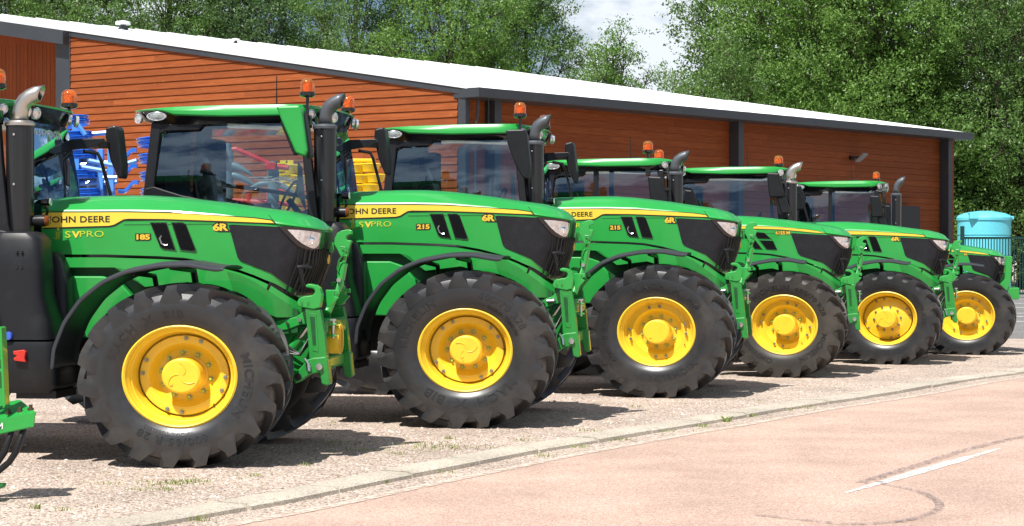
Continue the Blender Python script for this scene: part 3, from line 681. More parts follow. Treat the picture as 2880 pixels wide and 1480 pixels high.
def wheel(parent, x, y, z, side, Rt, Wt, nl, txt, style, detail, rot=0., name='front_wheel', rimr=.385, steer=0., dusty=False):
    e = empty(name, (x+Wt/2*sin(steer), y, z), -steer, parent)
    if side > 0: e.rotation_euler = (0, 0, pi-steer)
    key = (Rt, Wt, nl, rimr)
    if key not in WCACHE: 
        o = tyre_mesh(Rt, Wt, nl, rimr).build('tyre', RUBD if dusty else RUB, e, smooth=32); WCACHE[key] = o.data
    else:
        o = bpy.data.objects.new('tyre', WCACHE[key]); link(o, e)
    q = rimr/.385; yo = -.42*Wt
    key = ('rim', Wt, rimr, style)
    if key not in WCACHE:
        b = MB()
        dep = .17 if style != 'M' else .12
        D = yo+dep
        pr = [(.372, yo+.03), (.392, yo+.012), (.394, yo-.004), (.382, yo-.012), (.372, yo-.004), (.366, yo+.012), (.352, yo+.03), (.346, yo+.05), (.338, yo+.058), (.330, yo+.10), (.326, D-.02), (.318, D)]
        b.lathe([(r*q, y_) for r, y_ in pr], (0, 0, 0), 'y', 72)
        if style == 'R': disc = [(.306, D+.004), (.303, D-.012), (.262, D-.014), (.245, D-.008), (.22, D+.03), (.20, D+.055), (.19, D+.06), (.125, D+.06)]
        elif style == 'S': disc = [(.306, D+.004), (.303, D-.012), (.275, D-.02), (.23, D-.05), (.19, D-.058), (.125, D-.06)]
        else: disc = [(.318, D+.001), (.29, D), (.255, D-.002), (.245, D+.006), (.225, D+.05), (.21, D+.062), (.125, D+.062)]
        b.lathe([(r*q, y_) for r, y_ in disc], (0, 0, 0), 'y', 72)
        b.lathe([(.318*q, D+.02), (.125*q, D+.10)], (0, 0, 0), 'y', 40)
        b.v = [(x_*KX, y_, z_) for x_, y_, z_ in b.v]
        WCACHE[key] = (b, D, disc)
        b.obj = b.build('rim', YEL, e, smooth=28)
        WCACHE[key] = (b.obj.data, D, disc)
    else:
        o = bpy.data.objects.new('rim', WCACHE[key][0]); link(o, e)
    D, disc = WCACHE[key][1:]; yh = disc[-1][1]
    b = MB(); b.lathe([(.150*q, yh+.01), (.150*q, yh-.006), (.136*q, yh-.012), (.136*q, yh-.165), (.132*q, yh-.180), (.120*q, yh-.190), (0, yh-.192)], (0, 0, 0), 'y', 48)
    if style != 'M':
        for k in range(3):
            t = 2*pi*k/3+rot; pts = [(r*cos(t+1.6*r/.12)*1, yh-.193, r*sin(t+1.6*r/.12)) for r in [.02+.012*j for j in range(8)]]
            if detail: b.tube(pts, .0035, 5)
    b.lathe([(0, yh-.197), (.013, yh-.197), (.013, yh-.19)], (-.07*cos(rot), 0, -.06), 'y', 12)
    b.v = [(x_*KX, y_, z_) for x_, y_, z_ in b.v]; b.build('hub_cap', YEL, e, smooth=30)
    if detail:
        for k in range(10):
            t = 2*pi*k/10+.2+rot; r = .172*q; b = MB(); b.lathe([(.0, -.028), (.011, -.028), (.011, -.008), (.018, -.007), (.018, 0)], (0, 0, 0), 'y', 6)
            if style != 'S':
                sg = 1 if k % 2 else -1; rad_ = Vector((cos(t), 0, sin(t))); tan_ = Vector((-sin(t), 0, cos(t)))*sg
                b.add([tuple(rad_*-.024-tan_*.022+Vector((0, -.0015, 0))), tuple(rad_*.024-tan_*.022+Vector((0, -.0015, 0))), tuple(tan_*.036+Vector((0, -.0015, 0)))], [(0, 1, 2)])
            o = b.build('wheel_bolt', BOLT, e)
            if style != 'S':
                o.data.materials.append(YGTX)
                for f_ in o.data.polygons:
                    if len(f_.vertices) == 3: f_.material_index = 1
            o.location = (r*cos(t)*KX, yh, r*sin(t))
        for k in range(8):
            t = (k//2)*pi/2+(k % 2)*.37+.9+rot; r = .284*q; b = MB(); b.lathe([(.0, -.026), (.011, -.026), (.011, -.008), (.018, -.007), (.018, 0)], (0, 0, 0), 'y', 6)
            o = b.build('rim_bolt', BOLT, e); o.location = (r*cos(t)*KX, D-.016, r*sin(t))
        b = MB(); b.tube([(.30*cos(rot+5.2)*q*KX, D-.01, .30*sin(rot+5.2)*q), (.315*cos(rot+5.2)*q*KX, D-.06, .315*sin(rot+5.2)*q)], .006, 6); b.build('valve', BPL, e)
        if txt:
            b = MB()
            for s, size, r0, ang, bold in txt: side_text(b, s, size, r0, ang, Rt, Wt, bold)
            b.build('sidewall_lettering', RUBL, e)
    return e

# --- body surface ---------------------------------------------
def lerp(tab, x):
    if x <= tab[0][0]: return tab[0][1]
    for (a, p), (c, q) in zip(tab, tab[1:]):
        if x <= c: return p+(q-p)*(x-a)/(c-a)
    return tab[-1][1]
XT = [(1.0, .70), (1.20, .79), (1.29, .825), (1.54, .925), (1.75, .957), (1.84, .965), (2.2, .965)]
def Wd(x, z, w=.46, D=.42):
    d = lerp(XT, z)-x
    if d <= 0: return 0.
    if d >= D: return w
    return w*(1-(1-d/D)**2.6)**(1/2.6)
TOP = [(-1.6, 2.06), (-1.2, 2.081), (-.78, 2.092), (-.52, 2.091), (-.255, 2.074), (.136, 2.03), (.397, 1.992), (.661, 1.957), (.795, 1.925), (.895, 1.885), (.97, 1.835)]
CRE = [(-1.6, 1.972), (-.59, 1.974), (-.245, 1.967), (.19, 1.933), (.636, 1.872), (.938, 1.828), (1.05, 1.815)]
GRV = [(-1.6, 1.619), (-.78, 1.619), (-.323, 1.605), (-.133, 1.593), (.10, 1.553), (.319, 1.497), (.442, 1.452), (.579, 1.392), (.68, 1.325), (.76, 1.27), (.85, 1.245), (1.0, 1.24)]

def yL(x): return lerp([(.40, .445), (.60, .432), (.70, .405), (.80, .345), (.9, .28)], x)
def panel(poly, off, mat, name, parent, T, solid=.0, both=False, cuts=.05, yf=None):
    """polygon in the side view laid on the bonnet's side surface"""
    objs = []
    for side in ((-1, 1) if both else (-1,)):
        bm = bmesh.new(); vs = [bm.verts.new((x, 0, z)) for x, z in poly]; bm.faces.new(vs)
        bmesh.ops.triangulate(bm, faces=bm.faces[:])
        x = min(p[0] for p in poly)
        X1 = max(p[0] for p in poly); xx = .50
        while xx < X1:
            if xx > x: bmesh.ops.bisect_plane(bm, geom=bm.verts[:]+bm.edges[:]+bm.faces[:], plane_co=(xx, 0, 0), plane_no=(1, 0, 0))
            xx += .022
        for zz in [z0*.1 for z0 in range(9, 22)]:
            bmesh.ops.bisect_plane(bm, geom=bm.verts[:]+bm.edges[:]+bm.faces[:], plane_co=(0, 0, zz), plane_no=(0, 0, 1))
        for v in bm.verts:
            z = v.co.z; x = v.co.x; w = yf(x) if yf else Wd(x, z)
            v.co = Vector(T(x, side*(w+off), z))
        if solid:
            top = bm.faces[:]; r = bmesh.ops.extrude_face_region(bm, geom=top)
            for v in [q for q in r['geom'] if isinstance(q, bmesh.types.BMVert)]: v.co.y += side*solid/2
            for v in {v for f in top for v in f.verts}: v.co.y -= side*solid/2
        me = bpy.data.meshes.new(name); bm.to_mesh(me); bm.free()
        o = put(name, me, mat, parent, smooth=30)
        objs.append(o)
    return objs[0]
def surf_text(s, size, x, z, off, mat, name, parent, T, bold=0, sx=1.1, space=1., rot=0, slant=0):
    vs, fs = text_geo(s, size, bold, .0, sx, space); b = MB(T)
    c, s_ = cos(rot), sin(rot)
    o = []
    for a, q, _ in vs:
        X = x+a*c-q*s_; Z = z+a*s_+q*c; o.append((X, -(Wd(X, Z)+off), Z))
    b.add(o, [f[::-1] for f in fs]); return b.build(name, mat, parent)

def tractor(p):
    a = R(p['yaw']); Y0 = FP/p['s']; X0 = (p['px']-CX)/FP*Y0; yo = p.get('track', 1.25)
    ax, ay = (cos(a), -sin(a)), (sin(a), cos(a))
    root = empty('tractor', (X0+yo*ay[0], Y0+yo*ay[1], 0), -a); tag(root, p['label'], 'tractor', 'green tractors parked in a row')
    xs, zs, dx, M = p.get('xs', 1), p['zs'], p['dx'], p.get('M', False)
    T = lambda x, y, z: (x*xs+dx, y, z*zs)
    def mb(): return MB(T)
    Rt, Wt = p['R'], p['W']
    # wheels
    ymid = yo-Wt/2
    for side in (-1, 1):
        wheel(root, 0, side*ymid, p['hub'], side, Rt, Wt, 19, p.get('txt') if side < 0 else None, p['rim'], side < 0, p.get('rot', 0), rimr=p.get('rimr', .385), steer=R(p.get('steer', 0)), dusty=p.get('dusty', False))
    RR = .98*zs
    if p.get('rear', True):
        for side in (-1, 1):
            wheel(root, -3.02*xs+dx, side*1.0, RR-.02, side, round(RR, 2), .60, 20, None, 'R', False, name='rear_wheel', rimr=.52)
    # ---- axle and chassis
    b = mb(); b.T = None; b.tube([(0, -ymid+.1, p['hub']), (0, -.2, p['hub']+.02), (0, .2, p['hub']+.02), (0, ymid-.1, p['hub'])], [.16, .11, .11, .16], 14); b.box(-.14, .14, -.28, .28, p['hub']-.12, p['hub']+.28); b.build('front_axle', GCAST, root, smooth=40)
    b = mb(); b.box(-3.3, .55, -.28, .28, .62, 1.25); b.box(-.6, .60, -.33, .33, .80, 1.15); b.box(-3.2, -1.3, -.75, .75, .95, 1.35); b.build('chassis', DARK, root, bevel=.02)
    b = mb(); b.tube([(-.9, -.5, .70), (-.3, -.62, .70)], .025, 8); b.tube([(-.9, -.5, .64), (-.3, -.62, .66)], .018, 8); b.build('steering_rod', STEEL, root, smooth=40)
    # ---- bonnet shell
    b = mb(); n = 46; fr = []
    for i in range(n+1):
        t = i/n; fr.append(t)
    levels = 7
    ring = []
    def plan(t, zf, wsc, back):               # right-hand half plan curve, t 0..1 from rear to the tip
        out = []
        xa = -1.30
        x = xa
        for it in range(3):
            z = zf(x); xt = lerp(XT, z)-back; u = 1-(1-t)**1.6; x = xa+(xt-xa)*u
        w = Wd(x+back, z)*wsc
        return x, w, z
    lv = []
    for k in range(levels):
        f = k/(levels-1); lv.append((lambda x, f=f: lerp(GRV, x)*(1-f)+(lerp(CRE, x)-.030)*f, 1.0, 0.0))
    lv.append((lambda x: lerp(CRE, x)-.022, .975, .006)); lv.append((lambda x: lerp(CRE, x)-.008, 1.0, .0)); lv.append((lambda x: lerp(CRE, x)+.004, .985, .004))
    lv.append((lambda x: lerp(CRE, x)*.22+lerp(TOP, x)*.78-.004, .66, .03)); lv.append((lambda x: lerp(TOP, x), .48, .05)); lv.append((lambda x: lerp(TOP, x)+.012, .0, .10))
    grid = []
    for zf, wsc, back in lv:
        row = []
        for t in fr: x, w, z = plan(t, zf, wsc, back); row.append((x, -w, z))
        for t in fr[::-1]: x, w, z = plan(t, zf, wsc, back); row.append((x, w, z))
        grid.append(row)
    m = len(grid[0]); vs = [q for r in grid for q in r]
    b.add(vs, [(i*m+j, i*m+j+1, (i+1)*m+j+1, (i+1)*m+j) for i in range(len(grid)-1) for j in range(m-1)])
    b.build('bonnet', GREEN, root, smooth=24)
    b = mb(); b.box(-1.31, -1.27, -.44, .44, 1.2, 2.04); b.build('bulkhead', GDARK, root)
    # ---- lower body
    low = [(-1.25, 1.595), (-.78, 1.595), (-.323, 1.581), (-.133, 1.569), (.10, 1.530), (.319, 1.474), (.442, 1.430), (.579, 1.368), (.68, 1.300), (.76, 1.246), (.80, 1.225), (.80, 1.15), (.60, 1.14), (.50, 1.08), (.2, 1.32), (-.1, 1.40), (-.45, 1.36), (-.62, 1.50), (-.70, 1.515), (-1.25, 1.515)]
    panel(low, 0, GREEN, 'side_fairing', root, T, .02, both=True, yf=yL)
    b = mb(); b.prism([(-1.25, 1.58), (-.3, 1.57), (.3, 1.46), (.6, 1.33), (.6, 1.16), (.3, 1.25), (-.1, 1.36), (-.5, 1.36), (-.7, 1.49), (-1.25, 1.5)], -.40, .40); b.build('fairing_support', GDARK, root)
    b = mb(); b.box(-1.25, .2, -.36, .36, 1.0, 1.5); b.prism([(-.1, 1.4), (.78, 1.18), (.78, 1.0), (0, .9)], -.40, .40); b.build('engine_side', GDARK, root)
    b = mb(); b.prism([(-1.25, 1.445), (-.80, 1.445), (-.66, 1.40), (-.55, 1.28), (-.5, 1.05), (-.5, .95), (-1.25, .95)], -.455, .455); b.build('lower_side_panel', GREEN, root, bevel=.012)
    panel([(.219, 1.487), (.34, 1.452), (.456, 1.398), (.60, 1.30), (.79, 1.17), (.78, 1.12), (.62, 1.12), (.50, 1.17), (.40, 1.255), (.29, 1.31), (.26, 1.37)], .012, GCAST, 'inset_panel', root, T, .012, yf=yL)
    for seam in ([(.630, 1.845), (.636, 1.845), (.560, 1.935), (.554, 1.935)], [(-.62, 1.855), (.23, 1.860), (.23, 1.8635), (-.62, 1.8585)]): panel(seam, .003, DARK, 'panel_seam', root, T)
    # ---- stripe
    if not M:
        S = [(-1.29, 1.955), (-.648, 1.956), (-.3, 1.950), (-.194, 1.946), (.1, 1.930), (.442, 1.906), (.579, 1.888), (.604, 1.868), (.442, 1.874), (.1, 1.888), (-.3, 1.902), (-.58, 1.905), (-.622, 1.900), (-.70, 1.858), (-.74, 1.849), (-1.29, 1.833)]
        S2 = [(-1.29, 1.963), (-.648, 1.964), (-.194, 1.954), (.442, 1.914), (.585, 1.896), (.617, 1.862), (.442, 1.864), (.1, 1.878), (-.3, 1.892), (-.575, 1.894), (-.62, 1.888), (-.69, 1.848), (-.735, 1.838), (-1.29, 1.822)]
    else:
        S = [(-1.29, 1.958), (-.3, 1.955), (.04, 1.940), (.35, 1.913), (.50, 1.890), (.60, 1.862), (.45, 1.872), (.04, 1.912), (-.3, 1.924), (-1.29, 1.920)]
        S2 = [(x, z+(.006 if i < 6 else -.006)) for i, (x, z) in enumerate(S)]
    panel(S2, .0035, BTXT, 'stripe_border', root, T, both=True)
    panel(S, .006, YDEC, 'yellow_stripe', root, T, both=True)
    if not M:
        surf_text('JOHN DEERE', .070, -.985, 1.898, .0085, BTXT, 'bonnet_lettering', root, T, .0012, 1.22, 1.04, .008)
    # ---- side vents
    if not M:
        q1 = [(-.405, 1.874), (-.271, 1.874), (-.195, 1.652), (-.30, 1.664), (-.325, 1.685)]
        q2 = [(-.231, 1.874), (-.14, 1.874), (-.112, 1.86), (-.03, 1.655), (-.038, 1.64), (-.157, 1.655)]
        vents = [q1, q2]
    else:
        vents = [[(-.507, 1.893), (-.41, 1.885), (-.335, 1.80), (-.455, 1.80)], [(-.36, 1.885), (-.20, 1.869), (-.11, 1.790), (-.285, 1.797)], [(-.42, 1.775), (-.32, 1.772), (-.23, 1.655), (-.33, 1.66)], [(-.266, 1.77), (-.085, 1.765), (-.03, 1.648), (-.17, 1.650)]]
    for v in vents:
        cx_ = sum(a_ for a_, _ in v)/len(v); cz_ = sum(c_ for _, c_ in v)/len(v)
        big = [(cx_+(a_-cx_)*1.07, cz_+(c_-cz_)*1.05) for a_, c_ in v]
        panel(big, .003, GCAST, 'vent_frame', root, T, .006)
        panel(v, .006, DARK, 'side_vent', root, T, .004)
        b = mb(); x0 = min(a_ for a_, _ in v); x1 = max(a_ for a_, _ in v); z0 = min(c_ for _, c_ in v); z1 = max(c_ for _, c_ in v)
        v0_ = v
        v = [(cx_+(a_-cx_)*.93, cz_+(c_-cz_)*.95) for a_, c_ in v0_]
        def inside(x, z):
            c = False; j = len(v)-1
            for i in range(len(v)):
                xi, zi = v[i]; xj, zj = v[j]
                if (zi > z) != (zj > z) and x < (xj-xi)*(z-zi)/(zj-zi)+xi: c = not c
                j = i
            return c
        g = -.55; k = z0-.2
        while k < z1+.2:
            run = None
            for i in range(61):
                x = x0+(x1-x0)*i/60; z = k+g*(x-x0)*-1*.6
                if inside(x, z):
                    if run is None: run = (x, z)
                    last = (x, z)
                elif run: break
            if run and last[0]-run[0] > .01:
                b.hexa([(run[0], -.468, run[1]), (last[0], -.468, last[1]), (last[0], -.466, last[1]+.001), (run[0], -.466, run[1]+.001), (run[0], -.474, run[1]+.004), (last[0], -.474, last[1]+.004), (last[0], -.466, last[1]+.007), (run[0], -.466, run[1]+.007)])
            k += .0135
        if b.v: b.build('vent_slats', BPL, root)
    if not M:                                  # glimpse of a polished pipe behind the first vent
        b = mb(); b.tube([(-.31, -.470, 1.77), (-.325, -.471, 1.745), (-.31, -.471, 1.705), (-.28, -.470, 1.69), (-.26, -.469, 1.695)], .007, 6); b.build('vent_pipe', STEEL, root, smooth=40)
    # ---- side grille, light, nose
    G = [(.236, 1.852), (.262, 1.857), (.64, 1.838), (.70, 1.830), (.80, 1.80), (.955, 1.78), (.915, 1.55), (.815, 1.275), (.812, 1.290), (.706, 1.370), (.579, 1.472), (.447, 1.534), (.333, 1.568), (.307, 1.599)]
    if M: G = [(.15, 1.856), (.18, 1.862)]+G[2:-2]+[(.28, 1.568), (.245, 1.60)]
    panel(G, .004, BMESHM, 'side_grille', root, T, .008)
    SU = [(.636, 1.845), (.80, 1.833), (.90, 1.820), (.952, 1.80), (.945, 1.70), (.925, 1.640), (.89, 1.645), (.86, 1.655), (.82, 1.668), (.781, 1.690), (.71, 1.765)]
    panel(SU, .012, BGL, 'headlight_surround', root, T, .012)
    HLp = [(.712, 1.817), (.80, 1.813), (.89, 1.803), (.935, 1.79), (.930, 1.735), (.920, 1.695), (.905, 1.672), (.89, 1.666), (.867, 1.675), (.82, 1.705), (.781, 1.740)]
    hl = panel(HLp, .021, LENS, 'headlight', root, T, .01)
    b = mb(); x_, z_ = .872, 1.732; w_ = Wd(x_, z_); dd = Vector((.35, -1, 0)).normalized()
    vs = []; c0 = Vector((x_, -(w_+.026), z_)); u_ = Vector((dd.y, -dd.x, 0)); 
    prof = [(.036, -.004), (.036, .008), (.029, .010), (.025, .004), (.0, .006)]
    for r_2, h_ in prof:
        for k in range(20): t = 2*pi*k/20; vs.append(tuple(c0+u_*r_2*cos(t)*1.1+Vector((0, 0, r_2*sin(t)))+dd*h_))
    b.add(vs, [(i*20+k, i*20+(k+1) % 20, (i+1)*20+(k+1) % 20, (i+1)*20+k) for i in range(4) for k in range(20)]); b.build('projector', CHR, hl, smooth=30)
    # nose: black front with vertical fins, wraps from the side grille round the front
    b = mb(); zz = [1.27+.36*i/6 for i in range(7)]
    for f in range(-9, 10):
        pass
    nose = MB(T); rows = []
    for z in [1.29+.51*i/9 for i in range(10)]:
        xt = lerp(XT, z)+.003; row = []
        for k in range(-14, 15):
            u = k/14; y = .455*u; d = .42*(1-(1-abs(u)**2.6*.97)**(1/2.6)); row.append((xt-d, y*.99, z))
        rows.append(row)
    m = 29; nose.add([q for r in rows for q in r], [(i*m+j, i*m+j+1, (i+1)*m+j+1, (i+1)*m+j) for i in range(9) for j in range(m-1)])
    nose.build('nose_panel', BPL, root, smooth=40)
    fins = MB(T)
    for k in range(-12, 13):
        u = k/13.5; y = .455*u; 
        if abs(k) < 1: continue
        pts = []
        for z in (1.31, 1.42, 1.55, 1.66):
            xt = lerp(XT, z)+.012; d = .42*(1-(1-abs(u)**2.6*.97)**(1/2.6)); pts.append((xt-d, y*1.01, z))
        fins.tube(pts, .007, 5)
    fins.build('front_grille', BPL, root)
    b = mb(); b.lathe([(0, .0), (.035, .0), (.04, -.006), (.04, -.012)], (.955, 0, 1.58), 'x', 20); o = b.build('badge', YTXT, root, smooth=30)
    b = mb(); b.tube([(.795, -.472, 1.515), (.85, -.462, 1.522), (.90, -.43, 1.512)], [.020, .018, .016], 8); b.tube([(.81, -.470, 1.515), (.825, -.468, 1.44), (.835, -.462, 1.36)], [.024, .020, .014], 8); b.build('grab_handle', BPL, root, smooth=50)
    # ---- texts
    if not M:
        for off, bo, mt, nm in ((.0036, .012, BTXT, 'model_number_outline'), (.006, .003, YTXT, 'model_number')):  # dark printed outline behind the yellow characters
            if p.get('num'): surf_text(p['num'], .056, -.467, 1.756, off, mt, nm, root, T, bo*.8, 1.55, .95)
            surf_text('6R', .076, .166, 1.833, off, mt, nm.replace('number', 'series'), root, T, bo, 1.45, .92)
    else:
        for off, bo, mt, nm in ((.0036, .010, BTXT, 'model_number_outline'), (.006, .003, YTXT, 'model_number')):  # same dark outline print, bolder copy behind the yellow number
            surf_text(p.get('mnum', '6155 M'), .058, p.get('mx', .045), 1.866, off, mt, nm, root, T, bo*.7, 1.15, .95)
    if p.get('sv'):
        surf_text('S', .074, -1.082, 1.776, .004, YGTX, 'dealer_lettering', root, T, .001, 1.5)
        surf_text('V', .070, -1.015, 1.776, .004, YDEC, 'dealer_lettering', root, T, .003, 1.35)
        surf_text('PRO', .070, -.885, 1.781, .004, YGTX, 'dealer_lettering', root, T, .0, 1.5, 1.05)
        b = mb()
        def lf(x, z, a_, l_): 
            c, s_ = cos(a_), sin(a_); b.add([(x, -.4645, z), (x+c*l_*.5-s_*l_*.28, -.4645, z+s_*l_*.5+c*l_*.28), (x+c*l_, -.4645, z+s_*l_), (x+c*l_*.5+s_*l_*.28, -.4645, z+s_*l_*.5-c*l_*.28)], [(0, 3, 2, 1)])
        x0, z0 = -1.165, 1.748
        for k in range(3): lf(x0-.001, z0+.018*k, 2.3, .026); lf(x0+.001, z0+.018*k, .84, .026)
        lf(x0, z0+.054, 1.4, .04)
        for k in range(10):
            a0, a1 = pi*1.05+k*.17, pi*1.05+(k+1)*.17; r1 = .042; w = .001+.003*sin(pi*k/10)
            b.add([(x0+r1*cos(a_)*1.0, -.4645, z0+.018+(r1*.62-ww)*sin(a_)) for a_, ww in ((a0, 0), (a1, 0), (a1, w+.002), (a0, w))], [(0, 1, 2, 3)])
        b.build('wheat_emblem', YGTX, root)
    # ---- tank under the exhaust
    b = mb(); secs = [(1.80, -1.42, -1.23, -.95, -.70), (1.785, -1.49, -1.17, -1.0, -.68), (1.73, -1.52, -1.12, -1.03, -.66), (1.5, -1.53, -1.10, -1.05, -.66), (1.30, -1.52, -1.09, -1.05, -.64), (1.10, -1.48, -1.04, -1.05, -.58), (.96, -1.46, -1.02, -1.06, -.56)]
    def loft(b, secs, n=28, e=4.5):
        vs = []
        for z, x0, x1, y0, y1 in secs:
            for k in range(n):
                t = 2*pi*k/n; c, s_ = cos(t), sin(t); c = math.copysign(abs(c)**(2/e), c); s_ = math.copysign(abs(s_)**(2/e), s_)
                vs.append(((x0+x1)/2+c*(x1-x0)/2, (y0+y1)/2+s_*(y1-y0)/2, z))
        m = len(secs); b.add(vs, [(i*n+k, i*n+(k+1) % n, (i+1)*n+(k+1) % n, (i+1)*n+k) for i in range(m-1) for k in range(n)]+[tuple(range(n)), tuple((m-1)*n+k for k in range(n-1, -1, -1))])
    loft(b, secs); tank = b.build('aftertreatment_tank', BTANK, root, smooth=40)
    b = mb(); loft(b, [(.945, -1.45, -.985, -1.06, -.42), (.90, -1.45, -.98, -1.07, -.42), (.60, -1.43, -.97, -1.06, -.42), (.545, -1.38, -1.03, -1.03, -.45)], e=6); b.box(-1.32, -1.0, -.98, -.5, .50, .56); b.build('fuel_tank', BTANK, root, smooth=40)
    b = mb(); loft(b, [(1.64, -1.22, -1.14, -.60, -.46), (1.60, -1.24, -1.09, -.64, -.46), (1.45, -1.25, -1.03, -.66, -.46), (1.2, -1.25, -1.01, -.68, -.44), (.95, -1.2, -1.01, -.68, -.44)]); b.build('air_duct', BTANK, root, smooth=40)
    for zz_ in (1.64, 1.52):
        for xx_ in (-1.29, -1.25): b = mb(); b.lathe([(0, -.012), (.010, -.010), (.012, 0)], (xx_, -1.045, zz_), 'y', 10); b.build('tank_bolt', BGL, tank)
    b = mb(); b.lathe([(0, -.03), (.03, -.028), (.034, 0), (.03, .02)], (-1.35, -1.06, .99), 'y', 14); b.build('filler_cap', BLU, root, smooth=40)
    b = mb(); b.prism([(-1.30, .875), (-1.22, .885), (-1.20, .87), (-1.21, .82), (-1.20, .79), (-1.29, .80), (-1.30, .82), (-1.27, .838), (-1.30, .85)], -1.10, -1.05); b.build('battery_switch', RED, root, bevel=.005)
    # ---- exhaust
    T0 = T
    if 'czs' in p: ezs = p['czs']*.99; T = lambda x, y, z: (x*xs+dx, y, z*(zs+(ezs-zs)*max(0, min(1, (z-1.78)/.3))))
    xe = -1.372; b = mb(); b.lathe([(.107, 1.78), (.107, 2.0), (.109, 2.63), (.109, 2.635)], (xe, -.75, 0), 'z', 32); ex = b.build('exhaust_stack', M_('gloss_black_stack', (.012, .012, .014), .28, 0, .3) if 'STK' not in WCACHE else WCACHE['STK'], root, smooth=40); WCACHE['STK'] = ex.data.materials[0]
    for zz_ in (2.56, 2.17): b = mb(); b.lathe([(0, -.012), (.009, -.009), (.01, 0)], (xe-.01, -.856, zz_), 'y', 10); b.build('stack_bolt', STEEL, ex)
    em = {'b': BRSH, 'g': GREYX}[p['elbow']]
    b = mb(); b.lathe([(.109, 2.632), (.118, 2.634), (.119, 2.655), (.10, 2.672), (.07, 2.678)], (xe, -.75, 0), 'z', 32); b.build('stack_collar', em, ex, smooth=30)
    b = mb(); pts = [(xe, 2.67), (xe, 2.74), (xe+.012, 2.79), (xe+.045, 2.835), (xe+.09, 2.865), (xe+.14, 2.885), (xe+.175, 2.895)]
    n = 26; vs = []
    for i, (x, z) in enumerate(pts):
        th = [0, 0, .35, .75, 1.0, 1.12, 1.15][i]; ux, uz = cos(th), -sin(th)
        for k in range(n):
            t = 2*pi*k/n; r = .064; X = x+ux*r*cos(t); Z = z+uz*r*cos(t)
            if i == 6: X += -(cos(t))*.045 ; Z += -(cos(t))*.0
            vs.append((X, -.75+r*sin(t), Z))
    b.add(vs, [(i*n+k, i*n+(k+1) % n, (i+1)*n+(k+1) % n, (i+1)*n+k) for i in range(6) for k in range(n)])
    o = b.build('exhaust_elbow', em, ex, smooth=50); mm = o.modifiers.new('s', 'SOLIDIFY'); mm.thickness = .006; mm.offset = -1
    b = mb(); b.lathe([(.0, .0), (.055, .0)], (xe+.13, -.75, 2.875), 'x', 18); b.build('exhaust_bore', DARK, ex)
    T = T0
    # ---- work light and indicator on the bonnet flank
    b = mb(); b.lathe([(0, -.075), (.026, -.07), (.030, -.03), (.034, 0), (.036, .004)], (-1.16, -.66, 2.035), 'x', 20); b.tube([(-1.19, -.66, 2.01), (-1.185, -.64, 1.96), (-1.21, -.62, 1.92)], .012, 6); wl = b.build('work_light', BGL, root, smooth=40)
    b = mb(); b.lathe([(.033, .003), (.030, .010), (0, .014)], (-1.16, -.66, 2.035), 'x', 20); b.build('lens', LENS, wl, smooth=40)
    if p.get('ind', True):
        b = mb(); b.lathe([(0, -.13), (.040, -.12), (.046, -.05), (.046, 0)], (-1.17, -.73, 1.885), 'x', 20); b.box(-1.36, -1.28, -.76, -.70, 1.86, 1.92); ind = b.build('indicator', BPL, root, smooth=40)
        b = mb(); b.lathe([(.044, .0), (.038, .022), (.02, .032), (0, .034)], (-1.17, -.73, 1.885), 'x', 20); b.build('orange_lens', ORLN, ind, smooth=50)
    # ---- front mudguard
    cxf, czf = .0, p['hub']/zs; pts = []
    FA = [(-1.015, .737), (-1.000, .897), (-.916, 1.106), (-.787, 1.282), (-.609, 1.422), (-.417, 1.504), (-.157, 1.552), (.067, 1.558), (.20, 1.535), (.30, 1.520)]
    sc_ = (Rt+.165)/.875/zs; FA = [(x*(Rt+.165)/.875, czf+(z-.69)*sc_) for x, z in FA]
    ys = [(-yo+.02, -.040), (-yo+.015, -.012), (-yo+.05, 0), (-yo+Wt*.5, .012), (-yo+Wt, 0), (-yo+Wt+.02, -.03)]
    for side in (-1, 1):
        b = MB(lambda x, y, z: (x, y, z*zs)); vs = []
        sm_ = []
        for i in range(len(FA)-1):
            for k in range(3): t = k/3; sm_.append((FA[i][0]*(1-t)+FA[i+1][0]*t, FA[i][1]*(1-t)+FA[i+1][1]*t))
        sm_.append(FA[-1])
        if not M: sm_.append((.36, FA[-1][1]+.004))
        for i, (x, z) in enumerate(sm_):
            dx_, dz_ = x-0, z-czf; l_ = math.hypot(dx_, dz_)
            for y, h in ys: vs.append((x+dx_/l_*h, y*(-side), z+dz_/l_*h))
        m = len(ys); b.add(vs, [(i*m+j, i*m+j+1, (i+1)*m+j+1, (i+1)*m+j) for i in range(len(sm_)-1) for j in range(m-1)])
        o = b.build('mudguard', FEND, root, smooth=60); mm = o.modifiers.new('s', 'SOLIDIFY'); mm.thickness = .012; mm.offset = 0; mm2 = o.modifiers.new('sub', 'SUBSURF'); mm2.levels = mm2.render_levels = 1
        b = MB(lambda x, y, z: (x, y, z*zs)); b.tube([(-.05, -side*.4, czf+.45), (-.06, -side*(yo-Wt-.05), FA[6][1]-.06), (-.08, -side*(yo-.1), FA[6][1]-.03)], .028, 6); b.tube([(-.35, -side*.45, czf+.4), (-.36, -side*(yo-Wt), FA[5][1]-.06), (-.38, -side*(yo-.1), FA[5][1]-.03)], .022, 6); b.build('mudguard_bracket', BPL, root)
